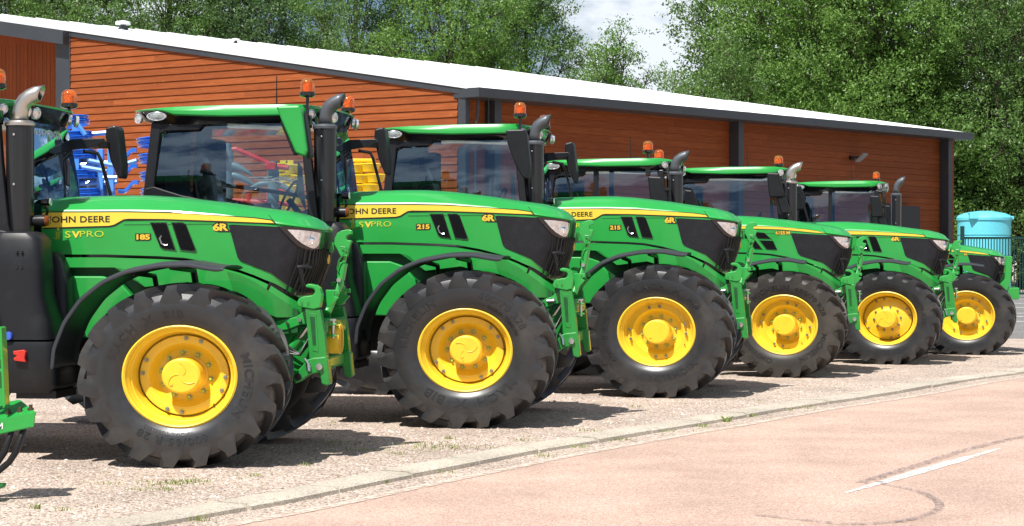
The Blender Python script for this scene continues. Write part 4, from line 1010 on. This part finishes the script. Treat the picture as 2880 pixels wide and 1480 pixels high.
    # ---- front linkage
    if p.get('link', True):
        for side in (-1, 1):
            y = side*.47; yy = lambda a_, c_: (min(side*a_, side*c_), max(side*a_, side*c_))
            y0, y1 = yy(.43, .52)
            b = mb(); b.prism([(.866, 1.195), (.985, 1.180), (1.02, .99), (1.038, .80), (.90, .80), (.885, 1.0)], y0, y1)
            b.prism([(.895, 1.16), (.955, 1.15), (.975, .85), (.925, .86)], *yy(.52, .524)); arm = b.build('lower_link', GCAST, root, bevel=.008)
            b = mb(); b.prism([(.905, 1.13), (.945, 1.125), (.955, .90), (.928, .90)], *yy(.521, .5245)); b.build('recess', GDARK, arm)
            b = mb(); b.prism([(.869, 1.378), (.895, 1.388), (.923, 1.386), (.955, 1.378), (.985, 1.352), (1.001, 1.303), (.995, 1.25), (.985, 1.200), (.934, 1.186), (.816, 1.207), (.803, 1.225), (.802, 1.245), (.815, 1.270), (.84, 1.285), (.88, 1.293), (.923, 1.298), (.943, 1.315), (.945, 1.335), (.93, 1.350), (.902, 1.355), (.872, 1.36)], *yy(.44, .53)); hk = b.build('hook', GREEN, root, bevel=.008)
            b = mb(); b.prism([(.83, 1.245), (.85, 1.25), (.85, 1.22), (.832, 1.222)], *yy(.531, .534)); b.prism([(.88, 1.245), (.90, 1.25), (.90, 1.22), (.882, 1.222)], *yy(.531, .534)); b.build('casting_mark', GCAST, hk)
            b = mb(); b.prism([(.600, 1.09), (.70, 1.105), (.77, 1.125), (.826, 1.165), (.86, 1.18), (.89, 1.16), (.892, 1.07), (.80, 1.06), (.70, 1.02), (.62, 1.01)], *yy(.38, .41)); b.build('carrier_plate', GREEN, root, bevel=.006)
            b = mb(); b.prism([(.772, .655), (.79, .69), (.84, .735), (.88, .79), (.93, .805), (1.03, .815), (1.05, .79), (1.055, .72), (1.068, .60), (1.04, .585), (1.0, .60), (.99, .66), (.977, .69), (.90, .67), (.826, .615), (.79, .60), (.77, .62)], *yy(.42, .54)); fk = b.build('lock_bracket', GCAST, root, bevel=.010)
            b = mb(); b.lathe([(0, -.02), (.026, -.018), (.030, 0), (.030, .02)], (.985, side*.545, .735), 'y', 18); b.build('round_pin', STEEL, fk, smooth=40)
            b = mb(); b.tube([(.895, side*.55, .76), (.905, side*.56, .70)], .020, 10); b.tube([(.87, side*.55, .80), (.90, side*.56, .76)], .009, 8); b.build('lever_pin', STEEL, fk, smooth=40)
            b = mb(); b.lathe([(0, -.015), (.028, -.012), (.028, .0)], (.815, side*.541, .655), 'y', 14); b.build('rubber_bush', DARK, fk)
            b = mb(); b.prism([(.975, 1.335), (1.085, 1.335), (1.088, 1.30), (1.055, 1.30), (1.055, 1.315), (1.045, 1.315), (1.045, 1.285), (1.083, 1.275), (1.02, 1.205), (.985, 1.19)], *yy(.22, .25)); b.build('mast_plate', GREEN, root, bevel=.004)
        b = mb(); b.prism([(.55, 1.03), (.90, 1.04), (.91, .96), (.88, .80), (.80, .66), (.62, .60), (.50, .62), (.5, 1.0)], -.34, .34); b.box(.90, 1.02, -.40, .40, .98, 1.10); b.box(.88, 1.0, -.42, .42, .70, .80); b.build('linkage_carrier', GCAST, root, bevel=.02)
        b = mb(); b.tube([(.96, -.12, 1.15), (1.01, -.04, 1.30), (1.05, .0, 1.40)], .035, 10); b.tube([(1.035, 0, 1.37), (1.045, 0, 1.42), (1.075, 0, 1.55)], [.020, .040, .034], 12); b.tube([(1.075, 0, 1.55), (1.088, 0, 1.62)], .018, 10)
        b.prism([(1.055, 1.60), (1.02, 1.67), (1.0, 1.70), (1.005, 1.75), (1.025, 1.79), (1.06, 1.812), (1.11, 1.822), (1.145, 1.812), (1.147, 1.782), (1.12, 1.778), (1.10, 1.765), (1.098, 1.745), (1.115, 1.733), (1.14, 1.733), (1.143, 1.722), (1.118, 1.66), (1.11, 1.60)], -.035, .035); tl = b.build('top_link', GREEN, root, bevel=.006)
        b = mb(); b.tube([(1.06, -.05, 1.68), (1.10, -.06, 1.675), (1.115, -.06, 1.655), (1.09, -.06, 1.63), (1.045, -.055, 1.57), (1.03, -.05, 1.50), (1.04, -.05, 1.48)], .006, 6); b.prism([(.985, 1.72), (1.0, 1.71), (1.0, 1.66), (.985, 1.63), (.96, 1.64)], -.045, .0); b.build('catch', GCAST, tl)
        b = mb(); b.lathe([(0, -.07), (.018, -.07), (.018, .07), (0, .07)], (1.045, 0, 1.41), 'y', 10); b.build('link_pin', STEEL, tl, smooth=40)
        b = mb(); b.box(.95, 1.085, -.37, -.27, 1.055, 1.07); b.box(.95, 1.085, -.37, -.27, .965, .98); b.build('pin_bracket', GREEN, root, bevel=.003)
        b = mb(); b.tube([(1.05, -.32, 1.10), (1.05, -.32, .95)], .014, 8); b.box(1.03, 1.075, -.34, -.30, 1.09, 1.105); b.build('drawbar_pin', STEEL, root)
        if p.get('cover'):
            b = mb(); vs = []; n = 24
            for x, w in ((.95, .10), (1.02, .115), (1.09, .12), (1.095, .12), (1.092, .105)):
                for k in range(n): t = 2*pi*k/n; vs.append((x, -.22+w*cos(t)*.9, .94+.118*math.copysign(abs(sin(t))**.7, sin(t))))
            b.add(vs, [(i*n+k, i*n+(k+1) % n, (i+1)*n+(k+1) % n, (i+1)*n+k) for i in range(4) for k in range(n)]); o = b.build('shaft_cover', YEL, root, smooth=40); mm = o.modifiers.new('s', 'SOLIDIFY'); mm.thickness = .006
    if p.get('link', True):
        b = mb(); b.tube([(.60, -.30, .72), (.78, -.32, .95)], .050, 12); b.build('lift_cylinder', GREEN, root, smooth=40)
        b = mb(); b.tube([(.78, -.32, .95), (.90, -.34, 1.11)], .022, 8); b.build('cylinder_rod', STEEL, root, smooth=40)
        for k in range(3):
            yh_ = -.36-.02*k; b = mb(); b.tube([(.55, yh_, 1.02-.02*k), (.68, yh_-.03, .90-.03*k), (.80, yh_-.03, .82), (.88, yh_, .93+.02*k), (.90, yh_+.04, 1.02)], .011, 6); b.build('hose', BPL, root, smooth=60)
        b = mb(); b.lathe([(0, -.03), (.016, -.03), (.016, .0)], (.80, -.41, 1.10), 'y', 10); b.lathe([(0, -.03), (.012, -.03), (.012, .0)], (.70, -.41, 1.075), 'y', 10); b.build('plate_bolt', STEEL, root, smooth=40)
        if not p.get('cover'): b = mb(); b.tube([(.735, -.435, 1.085), (.80, -.435, 1.088)], .019, 10); b.build('coupler', STEEL, root, smooth=50)
    if p.get('bumper'):                       # short weight frame in front
        for y_ in (-.52, .44): b = mb(); b.prism([(.955, 1.845), (1.085, 1.83), (1.05, 1.37), (.985, 1.20), (.88, 1.08), (.80, 1.28), (.92, 1.40)], y_, y_+.08); b.build('loader_guard', GREEN, root, bevel=.01)
        b = mb(); b.box(.96, 1.23, -.5, .5, 1.02, 1.24); b.build('weight_carrier', GREEN, root, bevel=.01)
    # ---- cab
    XR, XF = -3.3, -1.33
    cxs, cdx, czs = p.get('cxs', xs), p.get('cdx', dx), p.get('czs', zs)
    T = lambda x, y, z: (x*cxs+cdx, y, z*czs)
    def zlow(x): return lerp([(-3.3, 2.800), (-3.0, 2.802), (-2.92, 2.790), (-2.80, 2.752), (-2.72, 2.738), (-1.8, 2.745), (-1.62, 2.750), (-1.50, 2.780), (-1.40, 2.815), (-1.3, 2.822)], x)
    def roofplan(t, ins, e=7.):
        c, s_ = cos(t), sin(t); c = math.copysign(abs(c)**(2/e), c); s_ = math.copysign(abs(s_)**(2/e), s_)
        hx = (XF-XR)/2-ins; hy = .93-ins; x = (XF+XR)/2+c*hx; y = s_*hy
        if x > -1.75: y *= 1-.16*((x+1.75)/.42)**2
        if x > -1.75: x -= .10*(abs(y)/.93)**2*((x+1.75)/.42)
        return x, y
    b = mb(); n = 64; vs = []
    top_z = lambda x: lerp([(-3.3, 2.815), (-3.17, 2.828), (-2.56, 2.853), (-2.02, 2.855), (-1.58, 2.857), (-1.40, 2.845), (-1.3, 2.825)], x)
    rr_ = [(.012, lambda x: zlow(x)), (.0, lambda x: zlow(x)+.012), (.0, lambda x: zlow(x)*.35+top_z(x)*.65-.012), (.03, lambda x: top_z(x)-.008), (.10, lambda x: top_z(x)), (.3, lambda x: top_z(x)+.010), (.6, lambda x: top_z(x)+.014)]
    for ins, zf in rr_:
        for k in range(n): x, y = roofplan(2*pi*k/n, ins); vs.append((x, y, zf(x)))
    b.add(vs, [(i*n+k, i*n+(k+1) % n, (i+1)*n+(k+1) % n, (i+1)*n+k) for i in range(len(rr_)-1) for k in range(n)]+[tuple((len(rr_)-1)*n+k for k in range(n))])
    rf = b.build('roof', GREEN, root, smooth=35)
    b = mb(); vs = []
    lr = [(.02, lambda x: zlow(x)+.004), (.035, lambda x: min(zlow(x)-.02, 2.77)), (.07, lambda x: lerp([(-3.3, 2.745), (-3.05, 2.69), (-2.9, 2.672), (-1.8, 2.695), (-1.55, 2.69), (-1.3, 2.695)], x)), (.25, lambda x: lerp([(-3.3, 2.72), (-3.0, 2.66), (-1.3, 2.665)], x))]
    for ins, zf in lr:
        for k in range(n): x, y = roofplan(2*pi*k/n, ins); vs.append((x, y, zf(x)))
    b.add(vs, [(i*n+k, i*n+(k+1) % n, (i+1)*n+(k+1) % n, (i+1)*n+k) for i in range(len(lr)-1) for k in range(n)]+[tuple((len(lr)-1)*n+k for k in range(n))])
    ln = b.build('roof_liner', BGL, root, smooth=35)
    def worklight(x, y, z, dx_, dy_, rx, rz):
        b = mb(); d = Vector((dx_, dy_, -.15)).normalized(); u = Vector((-d.y, d.x, 0)).normalized(); w = d.cross(u); vs = []
        for s_, h in ((1.12, -.02), (1.12, .004), (1.0, .008), (.9, .004), (.0, .012)):
            for k in range(18): t = 2*pi*k/18; vs.append(tuple(Vector((x, y, z))+u*rx*s_*cos(t)+w*rz*s_*sin(t)+d*h))
        b.add(vs, [(i*18+k, i*18+(k+1) % 18, (i+1)*18+(k+1) % 18, (i+1)*18+k) for i in range(4) for k in range(18)]); b.build('roof_light', LENS, ln, smooth=30)
    worklight(-3.0, -.905, 2.752, .05, -1, .088, .037); worklight(-3.21, -.83, 2.735, -.5, -.9, .045, .04)
    for y in (-.62, -.42, .42, .62): worklight(-1.335+abs(y)*-.05, y, 2.755, 1, y*.9, .045, .045)
    worklight(-1.50, -.80, 2.765, .8, -1, .045, .04)
    # pillars
    def bar(pts, w, d, nm, mat=BPL):
        b = mb(); vs = []
        for x, y, z in pts: vs += [(x-w/2, y-d/2, z), (x+w/2, y-d/2, z), (x+w/2, y+d/2, z), (x-w/2, y+d/2, z)]
        b.add(vs, [(4*i+j, 4*i+(j+1) % 4, 4*i+4+(j+1) % 4, 4*i+4+j) for i in range(len(pts)-1) for j in range(4)]+[(3, 2, 1, 0), tuple(4*(len(pts)-1)+j for j in range(4))]); return b.build(nm, mat, root, bevel=.012)
    yb, yt = .87, .82
    for s_ in (-1, 1):
        bar([(-3.10, s_*yb*.98, 1.25), (-3.085, s_*yb, 2.05), (-3.02, s_*yt, 2.70)], .10, .08, 'rear_pillar')
        bar([(-1.35, s_*.86, 1.45), (-1.46, s_*.86, 1.86), (-1.525, s_*.82, 2.35), (-1.56, s_*.79, 2.70)], .085, .07, 'front_pillar')
        bar([(-3.05, s_*yt*1.01, 2.675), (-1.56, s_*yt*1.0, 2.70)], .05, .06, 'roof_rail') if False else None
        if M: bar([(-2.42, s_*.875, 1.3), (-2.42, s_*.87, 2.05), (-2.42, s_*.825, 2.70)], .07, .05, 'centre_pillar')
    b = mb(); b.prism([(-3.02, 2.69), (-2.54, 2.69), (-2.60, 2.625), (-2.92, 2.618), (-3.03, 2.57)], -.86, -.83); b.build('door_top_trim', BPL, root, bevel=.01)
    for y_ in (-.91, .87): b = mb(); b.prism([(-3.12, 2.10), (-3.03, 2.12), (-2.93, 2.09), (-2.75, 2.04), (-2.0, 1.90), (-1.42, 1.80), (-1.42, 1.2), (-3.12, 1.2)], y_, y_+.04); b.build('door_sill', BPL, root, bevel=.01)
    # glazing, bowed a little
    def pane(P4, bow, nm='window', nu=8):
        b = mb(); vs = []
        A, B, C_, D_ = [Vector(q) for q in P4]; nrm = (B-A).cross(D_-A).normalized()
        for i in range(nu+1):
            for j in range(nu+1):
                u, v = i/nu, j/nu; q = A*(1-u)*(1-v)+B*u*(1-v)+C_*u*v+D_*(1-u)*v; q += nrm*bow*(1-(2*u-1)**2)*.7+nrm*bow*(1-(2*v-1)**2)*.5; vs.append(tuple(q))
        m = nu+1; b.add(vs, [(i*m+j, (i+1)*m+j, (i+1)*m+j+1, i*m+j+1) for i in range(nu) for j in range(nu)]); return b.build(nm, GLS, root, smooth=60)
    pane([(-3.03, -.89, 2.0), (-1.50, -.89, 1.80), (-1.60, -.795, 2.70), (-2.98, -.795, 2.70)], .022)
    pane([(-1.50, .875, 1.80), (-3.03, .875, 2.0), (-2.98, .80, 2.70), (-1.60, .80, 2.70)], .03)
    pane([(-1.37, -.80, 1.75), (-1.37, .80, 1.75), (-1.50, .76, 2.70), (-1.50, -.76, 2.70)], .05, 'windscreen')
    pane([(-3.13, .80, 1.7), (-3.13, -.80, 1.7), (-3.05, -.76, 2.68), (-3.05, .76, 2.68)], .02, 'rear_window')
    # interior
    b = mb(); loft(b, [(1.45, -2.62, -2.12, -.26, .26), (1.62, -2.66, -2.08, -.28, .28), (1.68, -2.64, -2.12, -.25, .25)]); b.hexa([(-2.72, -.24, 1.62), (-2.52, -.24, 1.62), (-2.52, .24, 1.62), (-2.72, .24, 1.62), (-2.86, -.20, 2.22), (-2.70, -.20, 2.26), (-2.70, .20, 2.26), (-2.86, .20, 2.22)]); b.hexa([(-2.84, -.13, 2.27), (-2.74, -.13, 2.27), (-2.74, .13, 2.27), (-2.84, .13, 2.27), (-2.88, -.12, 2.42), (-2.80, -.12, 2.44), (-2.80, .12, 2.44), (-2.88, .12, 2.42)]); b.build('seat', SEATM, root, bevel=.03)
    b = mb(); b.box(-3.0, -1.5, -.82, .82, 1.25, 1.35); b.hexa([(-1.80, -.22, 1.35), (-1.5, -.30, 1.35), (-1.5, .30, 1.35), (-1.80, .22, 1.35), (-1.86, -.16, 1.86), (-1.55, -.24, 1.98), (-1.55, .24, 1.98), (-1.86, .16, 1.86)]); b.hexa([(-2.6, -.62, 1.35), (-1.95, -.62, 1.35), (-1.95, -.36, 1.35), (-2.6, -.36, 1.35), (-2.6, -.60, 1.90), (-2.0, -.55, 1.98), (-2.0, -.38, 1.98), (-2.6, -.38, 1.90)]); b.box(-2.95, -2.80, -.80, -.45, 1.35, 2.62); b.box(-2.95, -2.80, .45, .80, 1.35, 2.62); b.build('cab_interior', INTER, root, bevel=.02)
    b = mb(); vs = []; 
    b.tube([(-1.93+.19*cos(t)*.45, .19*sin(t), 2.02+.19*cos(t)*.9) for t in [2*pi*k/20 for k in range(21)]], .014, 6, False); b.tube([(-1.93, 0, 2.02), (-1.78, 0, 1.85)], .03, 8); b.build('steering_wheel', BPL, root, smooth=50)
    b = mb(); b.hexa([(-1.72, .50, 2.06), (-1.68, .50, 2.06), (-1.68, .74, 2.06), (-1.72, .74, 2.06), (-1.74, .50, 2.40), (-1.70, .50, 2.40), (-1.70, .74, 2.40), (-1.74, .74, 2.40)]); b.prism([(-1.60, 1.9), (-1.52, 1.9), (-1.60, 2.45), (-1.66, 2.45)], .70, .78); b.prism([(-1.66, 2.05), (-1.58, 1.9), (-1.62, 2.30), (-1.66, 2.35)], -.70, -.66); b.build('display_trim', SAGE, root, bevel=.01)
    b = mb(); b.tube([(-2.96, .70, 2.20), (-2.3, .72, 2.12)], .022, 6); b.tube([(-2.3, .72, 2.12), (-1.66, .74, 2.02)], .022, 6); b.build('cross_rail', BPL, root)
    # hand rail at the far front corner
    b = mb(); b.tube([(-1.42, .93, 2.52), (-1.30, .97, 2.50), (-1.27, .97, 2.44), (-1.16, .97, 2.05), (-1.12, .96, 1.9)], .016, 8); b.build('hand_rail', BPL, root, smooth=50)
    # beacons
    for i, (x, y, zb, h) in enumerate(p.get('beac', [(-1.52, -.86, 2.80, .11), (-1.50, .80, 2.86, .02)])):
        b = MB(T); b.tube([(x, y, zb-.05), (x, y, zb+h)], .016, 8); b.lathe([(.0, 0), (.045, .0), (.075, .015), (.076, .045), (.066, .05)], (x, y, zb+h), 'z', 24)
        if y < -.5: b.box(x-.03, x+.03, y-.03, y+.06, zb-.16, zb-.05)
        bs = b.build('beacon', BGL, root, smooth=40)
        b = MB(T); b.lathe([(.066, .045), (.068, .10), (.064, .135), (.050, .158), (.025, .168), (0, .17)], (x, y, zb+h), 'z', 28); b.build('beacon_dome', ORNG, bs, smooth=60)
        b = MB(T); b.lathe([(.03, .05), (.032, .11), (0, .12)], (x, y, zb+h), 'z', 12); b.build('beacon_core', M_('beacon_inner', (.9, .35, .05), .2) if 'BI' not in WCACHE else WCACHE['BI'], bs); WCACHE['BI'] = bpy.data.materials.get('beacon_inner')
    b = mb(); b.lathe([(.12, 0), (.11, .02), (.07, .04), (0, .045)], (-2.0, 0, 2.862), 'z', 20); b.build('antenna_dome', BPL, root, smooth=50)
    if p.get('ant', True): b = mb(); b.tube([(-2.05, 0, 2.87), (-2.05, 0, 3.18)], [.008, .005], 6); b.build('antenna', BPL, root)
    # mirrors
    MR = p.get('mir', 'black')
    mdz = p.get('mdz', 0)
    def mirror(poly, y0, y1, mat, nm='mirror'):
        b = mb(); b.prism([(x, z+mdz) for x, z in poly], y0, y1); return b.build(nm, mat, root, bevel=.02)
    def fmir(y, sgn):
        mo = mirror([(-1.31, 2.745), (-1.23, 2.765), (-1.20, 2.74), (-1.185, 2.62), (-1.16, 2.42), (-1.165, 2.30), (-1.195, 2.285), (-1.27, 2.45), (-1.315, 2.66)], y-.10, y+.10, BPL, 'mirror')
        b = mb(); b.prism([(-1.63, 2.615), (-1.20, 2.625), (-1.195, 2.59), (-1.26, 2.555), (-1.5, 2.52), (-1.62, 2.50)], *sorted((sgn*.80, sgn*.86)))
        b.hexa([(-1.55, sgn*.84, 2.55), (-1.45, sgn*.84, 2.55), (-1.22, y, 2.56), (-1.28, y, 2.56), (-1.55, sgn*.84, 2.61), (-1.45, sgn*.84, 2.61), (-1.22, y, 2.62), (-1.28, y, 2.62)]); b.build('mirror_arm', BPL, root, bevel=.006)
    if MR in ('green', 'black', 'none'): fmir(1.32, 1)
    if MR == 'green':
        mo = mirror([(-1.69, 2.80), (-1.46, 2.805), (-1.44, 2.75), (-1.39, 2.41), (-1.41, 2.355), (-1.50, 2.385), (-1.64, 2.68)], -1.40, -1.30, GREEN)
        b = mb(); b.prism([(-1.48, 2.72), (-1.43, 2.74), (-1.365, 2.37), (-1.39, 2.335), (-1.41, 2.36)], -1.34, -1.22); b.prism([(-1.66, 2.66), (-1.64, 2.68), (-1.50, 2.385), (-1.53, 2.37)], -1.35, -1.26); b.build('mirror_glass_frame', BPL, mo, bevel=.006)
        b = mb(); b.tube([(-1.52, -.84, 2.6), (-1.5, -1.3, 2.6)], .03, 8); b.build('mirror_arm', BPL, root)
    elif MR == 'black':
        mo = mirror([(-1.60, 2.76), (-1.39, 2.765), (-1.36, 2.72), (-1.32, 2.40), (-1.335, 2.26), (-1.36, 2.25), (-1.41, 2.27), (-1.50, 2.42), (-1.58, 2.62)], -1.36, -1.24, BPL)
        b = mb(); b.tube([(-1.52, -.84, 2.6), (-1.5, -1.25, 2.6)], .03, 8); b.build('mirror_arm', BPL, root)
    elif MR == 'box':
        mo = mirror([(-1.68, 2.60), (-1.50, 2.59), (-1.42, 2.30), (-1.44, 2.24), (-1.64, 2.24)], -1.30, -1.20, BPL)
        mo2 = mirror([(-1.54, 2.25), (-1.42, 2.27), (-1.33, 2.05), (-1.35, 2.0), (-1.47, 2.01)], -1.28, -1.20, BPL, 'lower_mirror')
        b = mb(); b.tube([(-1.5, -.84, 2.66), (-1.42, -1.2, 2.64), (-1.40, -1.22, 2.55), (-1.40, -1.24, 2.2)], .018, 8); b.tube([(-1.40, -1.22, 2.42), (-1.54, -1.27, 2.42)], .03, 8); b.build('mirror_arm', BPL, root)
        mo3 = mirror([(-1.42, 2.50), (-1.30, 2.49), (-1.22, 2.30), (-1.24, 2.12), (-1.38, 2.10)], 1.22, 1.32, BPL)
    if p.get('web'):
        vs, fs = text_geo('WWW.SV-PRO.COM', .075, .0005, 0, 1.1); b = mb(); b.add([(-1.476+.035*(1-(x*1.25/.78)**2), x*1.25, 2.62+y) for x, y, z in vs], fs); b.build('screen_lettering', WTXT, root)
    return root

TX1 = [('MICHELIN', .090, .475, R(-8), .002), ('MACH  X  BIB', .085, .475, R(125), .001), ('600/65 R 28', .080, .490, R(-95), .0), ('RADIAL TUBELESS', .034, .435, R(-100), 0)]
TX2 = [('MICHELIN', .095, .505, R(148), .002), ('600/70 R28', .085, .525, R(50), .0), ('RADIAL  TUBELESS', .036, .455, R(42), 0), ('MACH  X  BIB', .11, .485, R(-82), .002)]
TX3 = [('MACH  X  BIB', .10, .51, R(75), .002), ('MICHELIN', .095, .51, R(-68), .001), ('600/70 R28', .090, .51, R(190), 0)]
TX4 = [('MICHELIN', .085, .485, R(110), .002), ('480/70 R28', .085, .485, R(45), 0), ('OMNIBIB', .085, .485, R(-130), .001), ('MICHELIN', .085, .485, R(-40), .001)]
TX5 = [('MICHELIN', .08, .48, R(95), .002), ('480/70 R28', .08, .48, R(20), 0), ('MICHELIN', .08, .48, R(-80), .002)]
TX6 = [('Continental', .08, .47, R(45), .001), ('TRACTOR 85', .08, .47, R(-95), 0)]
tractor(dict(px=501, s=372, yaw=6, steer=-2.5, dx=-.045, zs=1.0, R=.71, W=.60, hub=.695, rim='R', rot=.25, txt=TX1, num='185', sv=True, elbow='b', mir='none', cover=True, rear=True, web=True,
             label='nearest green tractor at left, numbered 185, with brushed exhaust pipe and yellow shaft cover'))
tractor(dict(px=1306, s=304, yaw=8, steer=-2, dx=-.065, zs=1.07, R=.745, W=.60, hub=.725, rim='R', rot=1.1, txt=TX2, num='215', sv=True, elbow='g', mir='green',
             label='second green tractor, numbered 215, with a green backed mirror beside its dark exhaust'))
tractor(dict(px=1843.5, s=252, yaw=10, steer=4, dx=-.08, zs=1.09, R=.76, W=.60, hub=.74, rim='M', rot=.6, txt=TX3, num='215', sv=True, elbow='g', mir='black',
             label='third green tractor, numbered 215, with black mirrors, beside the wall corner'))
tractor(dict(px=2203, s=217, yaw=10, steer=9, dx=-.08, zs=1.010, R=.70, W=.48, hub=.685, rim='M', rot=.2, txt=TX4, dusty=True, M=True, elbow='g', mir='box', ind=False, beac=[(-1.72, -.86, 2.80, .11), (-1.74, .80, 2.86, .02)],
             label='fourth green tractor, numbered 6155 M, with a four part side vent and dusty tyre'))
tractor(dict(px=2491, s=194.5, yaw=11, steer=9, dx=-.03, zs=.993, czs=1.015, mdz=.15, R=.69, W=.48, hub=.665, rim='S', rot=2.4, txt=TX5, elbow='b', mir='box', ind=False, beac=[(-1.56, -.3, 2.86, .01)],
             label='fifth green tractor, marked 6R, with a silver exhaust pipe and swirled hub cap'))
tractor(dict(px=2717, s=178, yaw=11, steer=7, dx=-.06, xs=.745, zs=.85, czs=.972, cxs=.85, cdx=-.07, R=.67, W=.42, hub=.62, track=1.15, rim='M', rot=0, txt=TX6, M=True, elbow='g', mir='box', ind=False, beac=[(-1.57, 0, 2.86, .01)], link=False, bumper=True, mnum='M', mx=.10,
             label='farthest and smallest green tractor at right, with a weight carrier on its front'))

# ------------------------------------------------------------ green implement cut off by the left edge
imp = empty('front_implement', (at(20, HY, 12.9).x, 12.9, 0)); ox = Vector((imp.location.x, 12.9, 0)); ri = lambda px, py: at(px, py, 12.9)-ox
tag(imp, 'green bolted plough frame with curved black tines, cut off by the left edge', 'implement')
def pr(pts): return [(ri(*q).x, ri(*q).z) for q in pts]
b = MB(); b.prism(pr([(-60, 1215), (92, 1183), (100, 1162), (96, 1200), (86, 1200), (-60, 1232)]), -.02, .0)
b.add([tuple(ri(-80, 1150)+Vector((0, .35, 0))), tuple(ri(18, 1136)+Vector((0, .35, 0))), tuple(ri(101, 1160)), tuple(ri(101, 1160)), tuple(ri(-80, 1196))], [(0, 1, 2, 4)])
b.prism(pr([(-80, 1196), (101, 1160), (90, 1203), (-80, 1238)]), -.01, .01); b.build('bolted_plate', GREEN, imp)
b = MB(); b.prism(pr([(-30, 918), (2, 920), (14, 1142), (-30, 1150)]), .06, .09); b.prism(pr([(0, 918), (7, 922), (17, 1142), (10, 1150)]), -.02, .10); b.prism(pr([(-30, 1035), (12, 1040), (12, 1048), (-30, 1046)]), -.0, .08); b.build('channel', GREEN, imp, bevel=.004)
for px, py in ((16, 1168), (48, 1163), (78, 1156)):
    b = MB(); q = ri(px, py); b.lathe([(.022, 0), (.022, .012), (.013, .014), (.013, .035), (0, .035)], (q.x, .08, q.z), 'z', 6); b.build('bolt', M_('rusty_bolt', (.10, .06, .04), .6, .5) if 'RB' not in WCACHE else WCACHE['RB'], imp); WCACHE['RB'] = bpy.data.materials.get('rusty_bolt')
for dx in (0, -32):
    b = MB(); b.tube([ri(62+dx, 1205)+Vector((0, .05, 0)), ri(58+dx, 1235), ri(46+dx, 1270), ri(26+dx, 1300), ri(-5+dx, 1326)], .022, 10); b.build('curved_tine', BPL, imp, smooth=50)
b = MB(); b.prism(pr([(-95, 930), (-70, 930), (-70, 1372), (-95, 1372)]), -.04, .04); b.prism(pr([(-80, 980), (-15, 980), (-15, 1010), (-80, 1010)]), 0, .05); b.build('leg', GREEN, imp, bevel=.004)
b = MB(); b.prism(pr([(-110, 1360), (8, 1364), (4, 1374), (-110, 1378)]), -.1, .1); b.build('foot', GREEN, imp)
vs, fs = text_geo('M', .06, .001, 0); q = ri(2, 1200); b = MB(); b.add([(q.x+x*1.0, -.024, q.z+y+x*.2) for x, y, z in vs], fs); b.build('plate_letter', WTXT, imp)
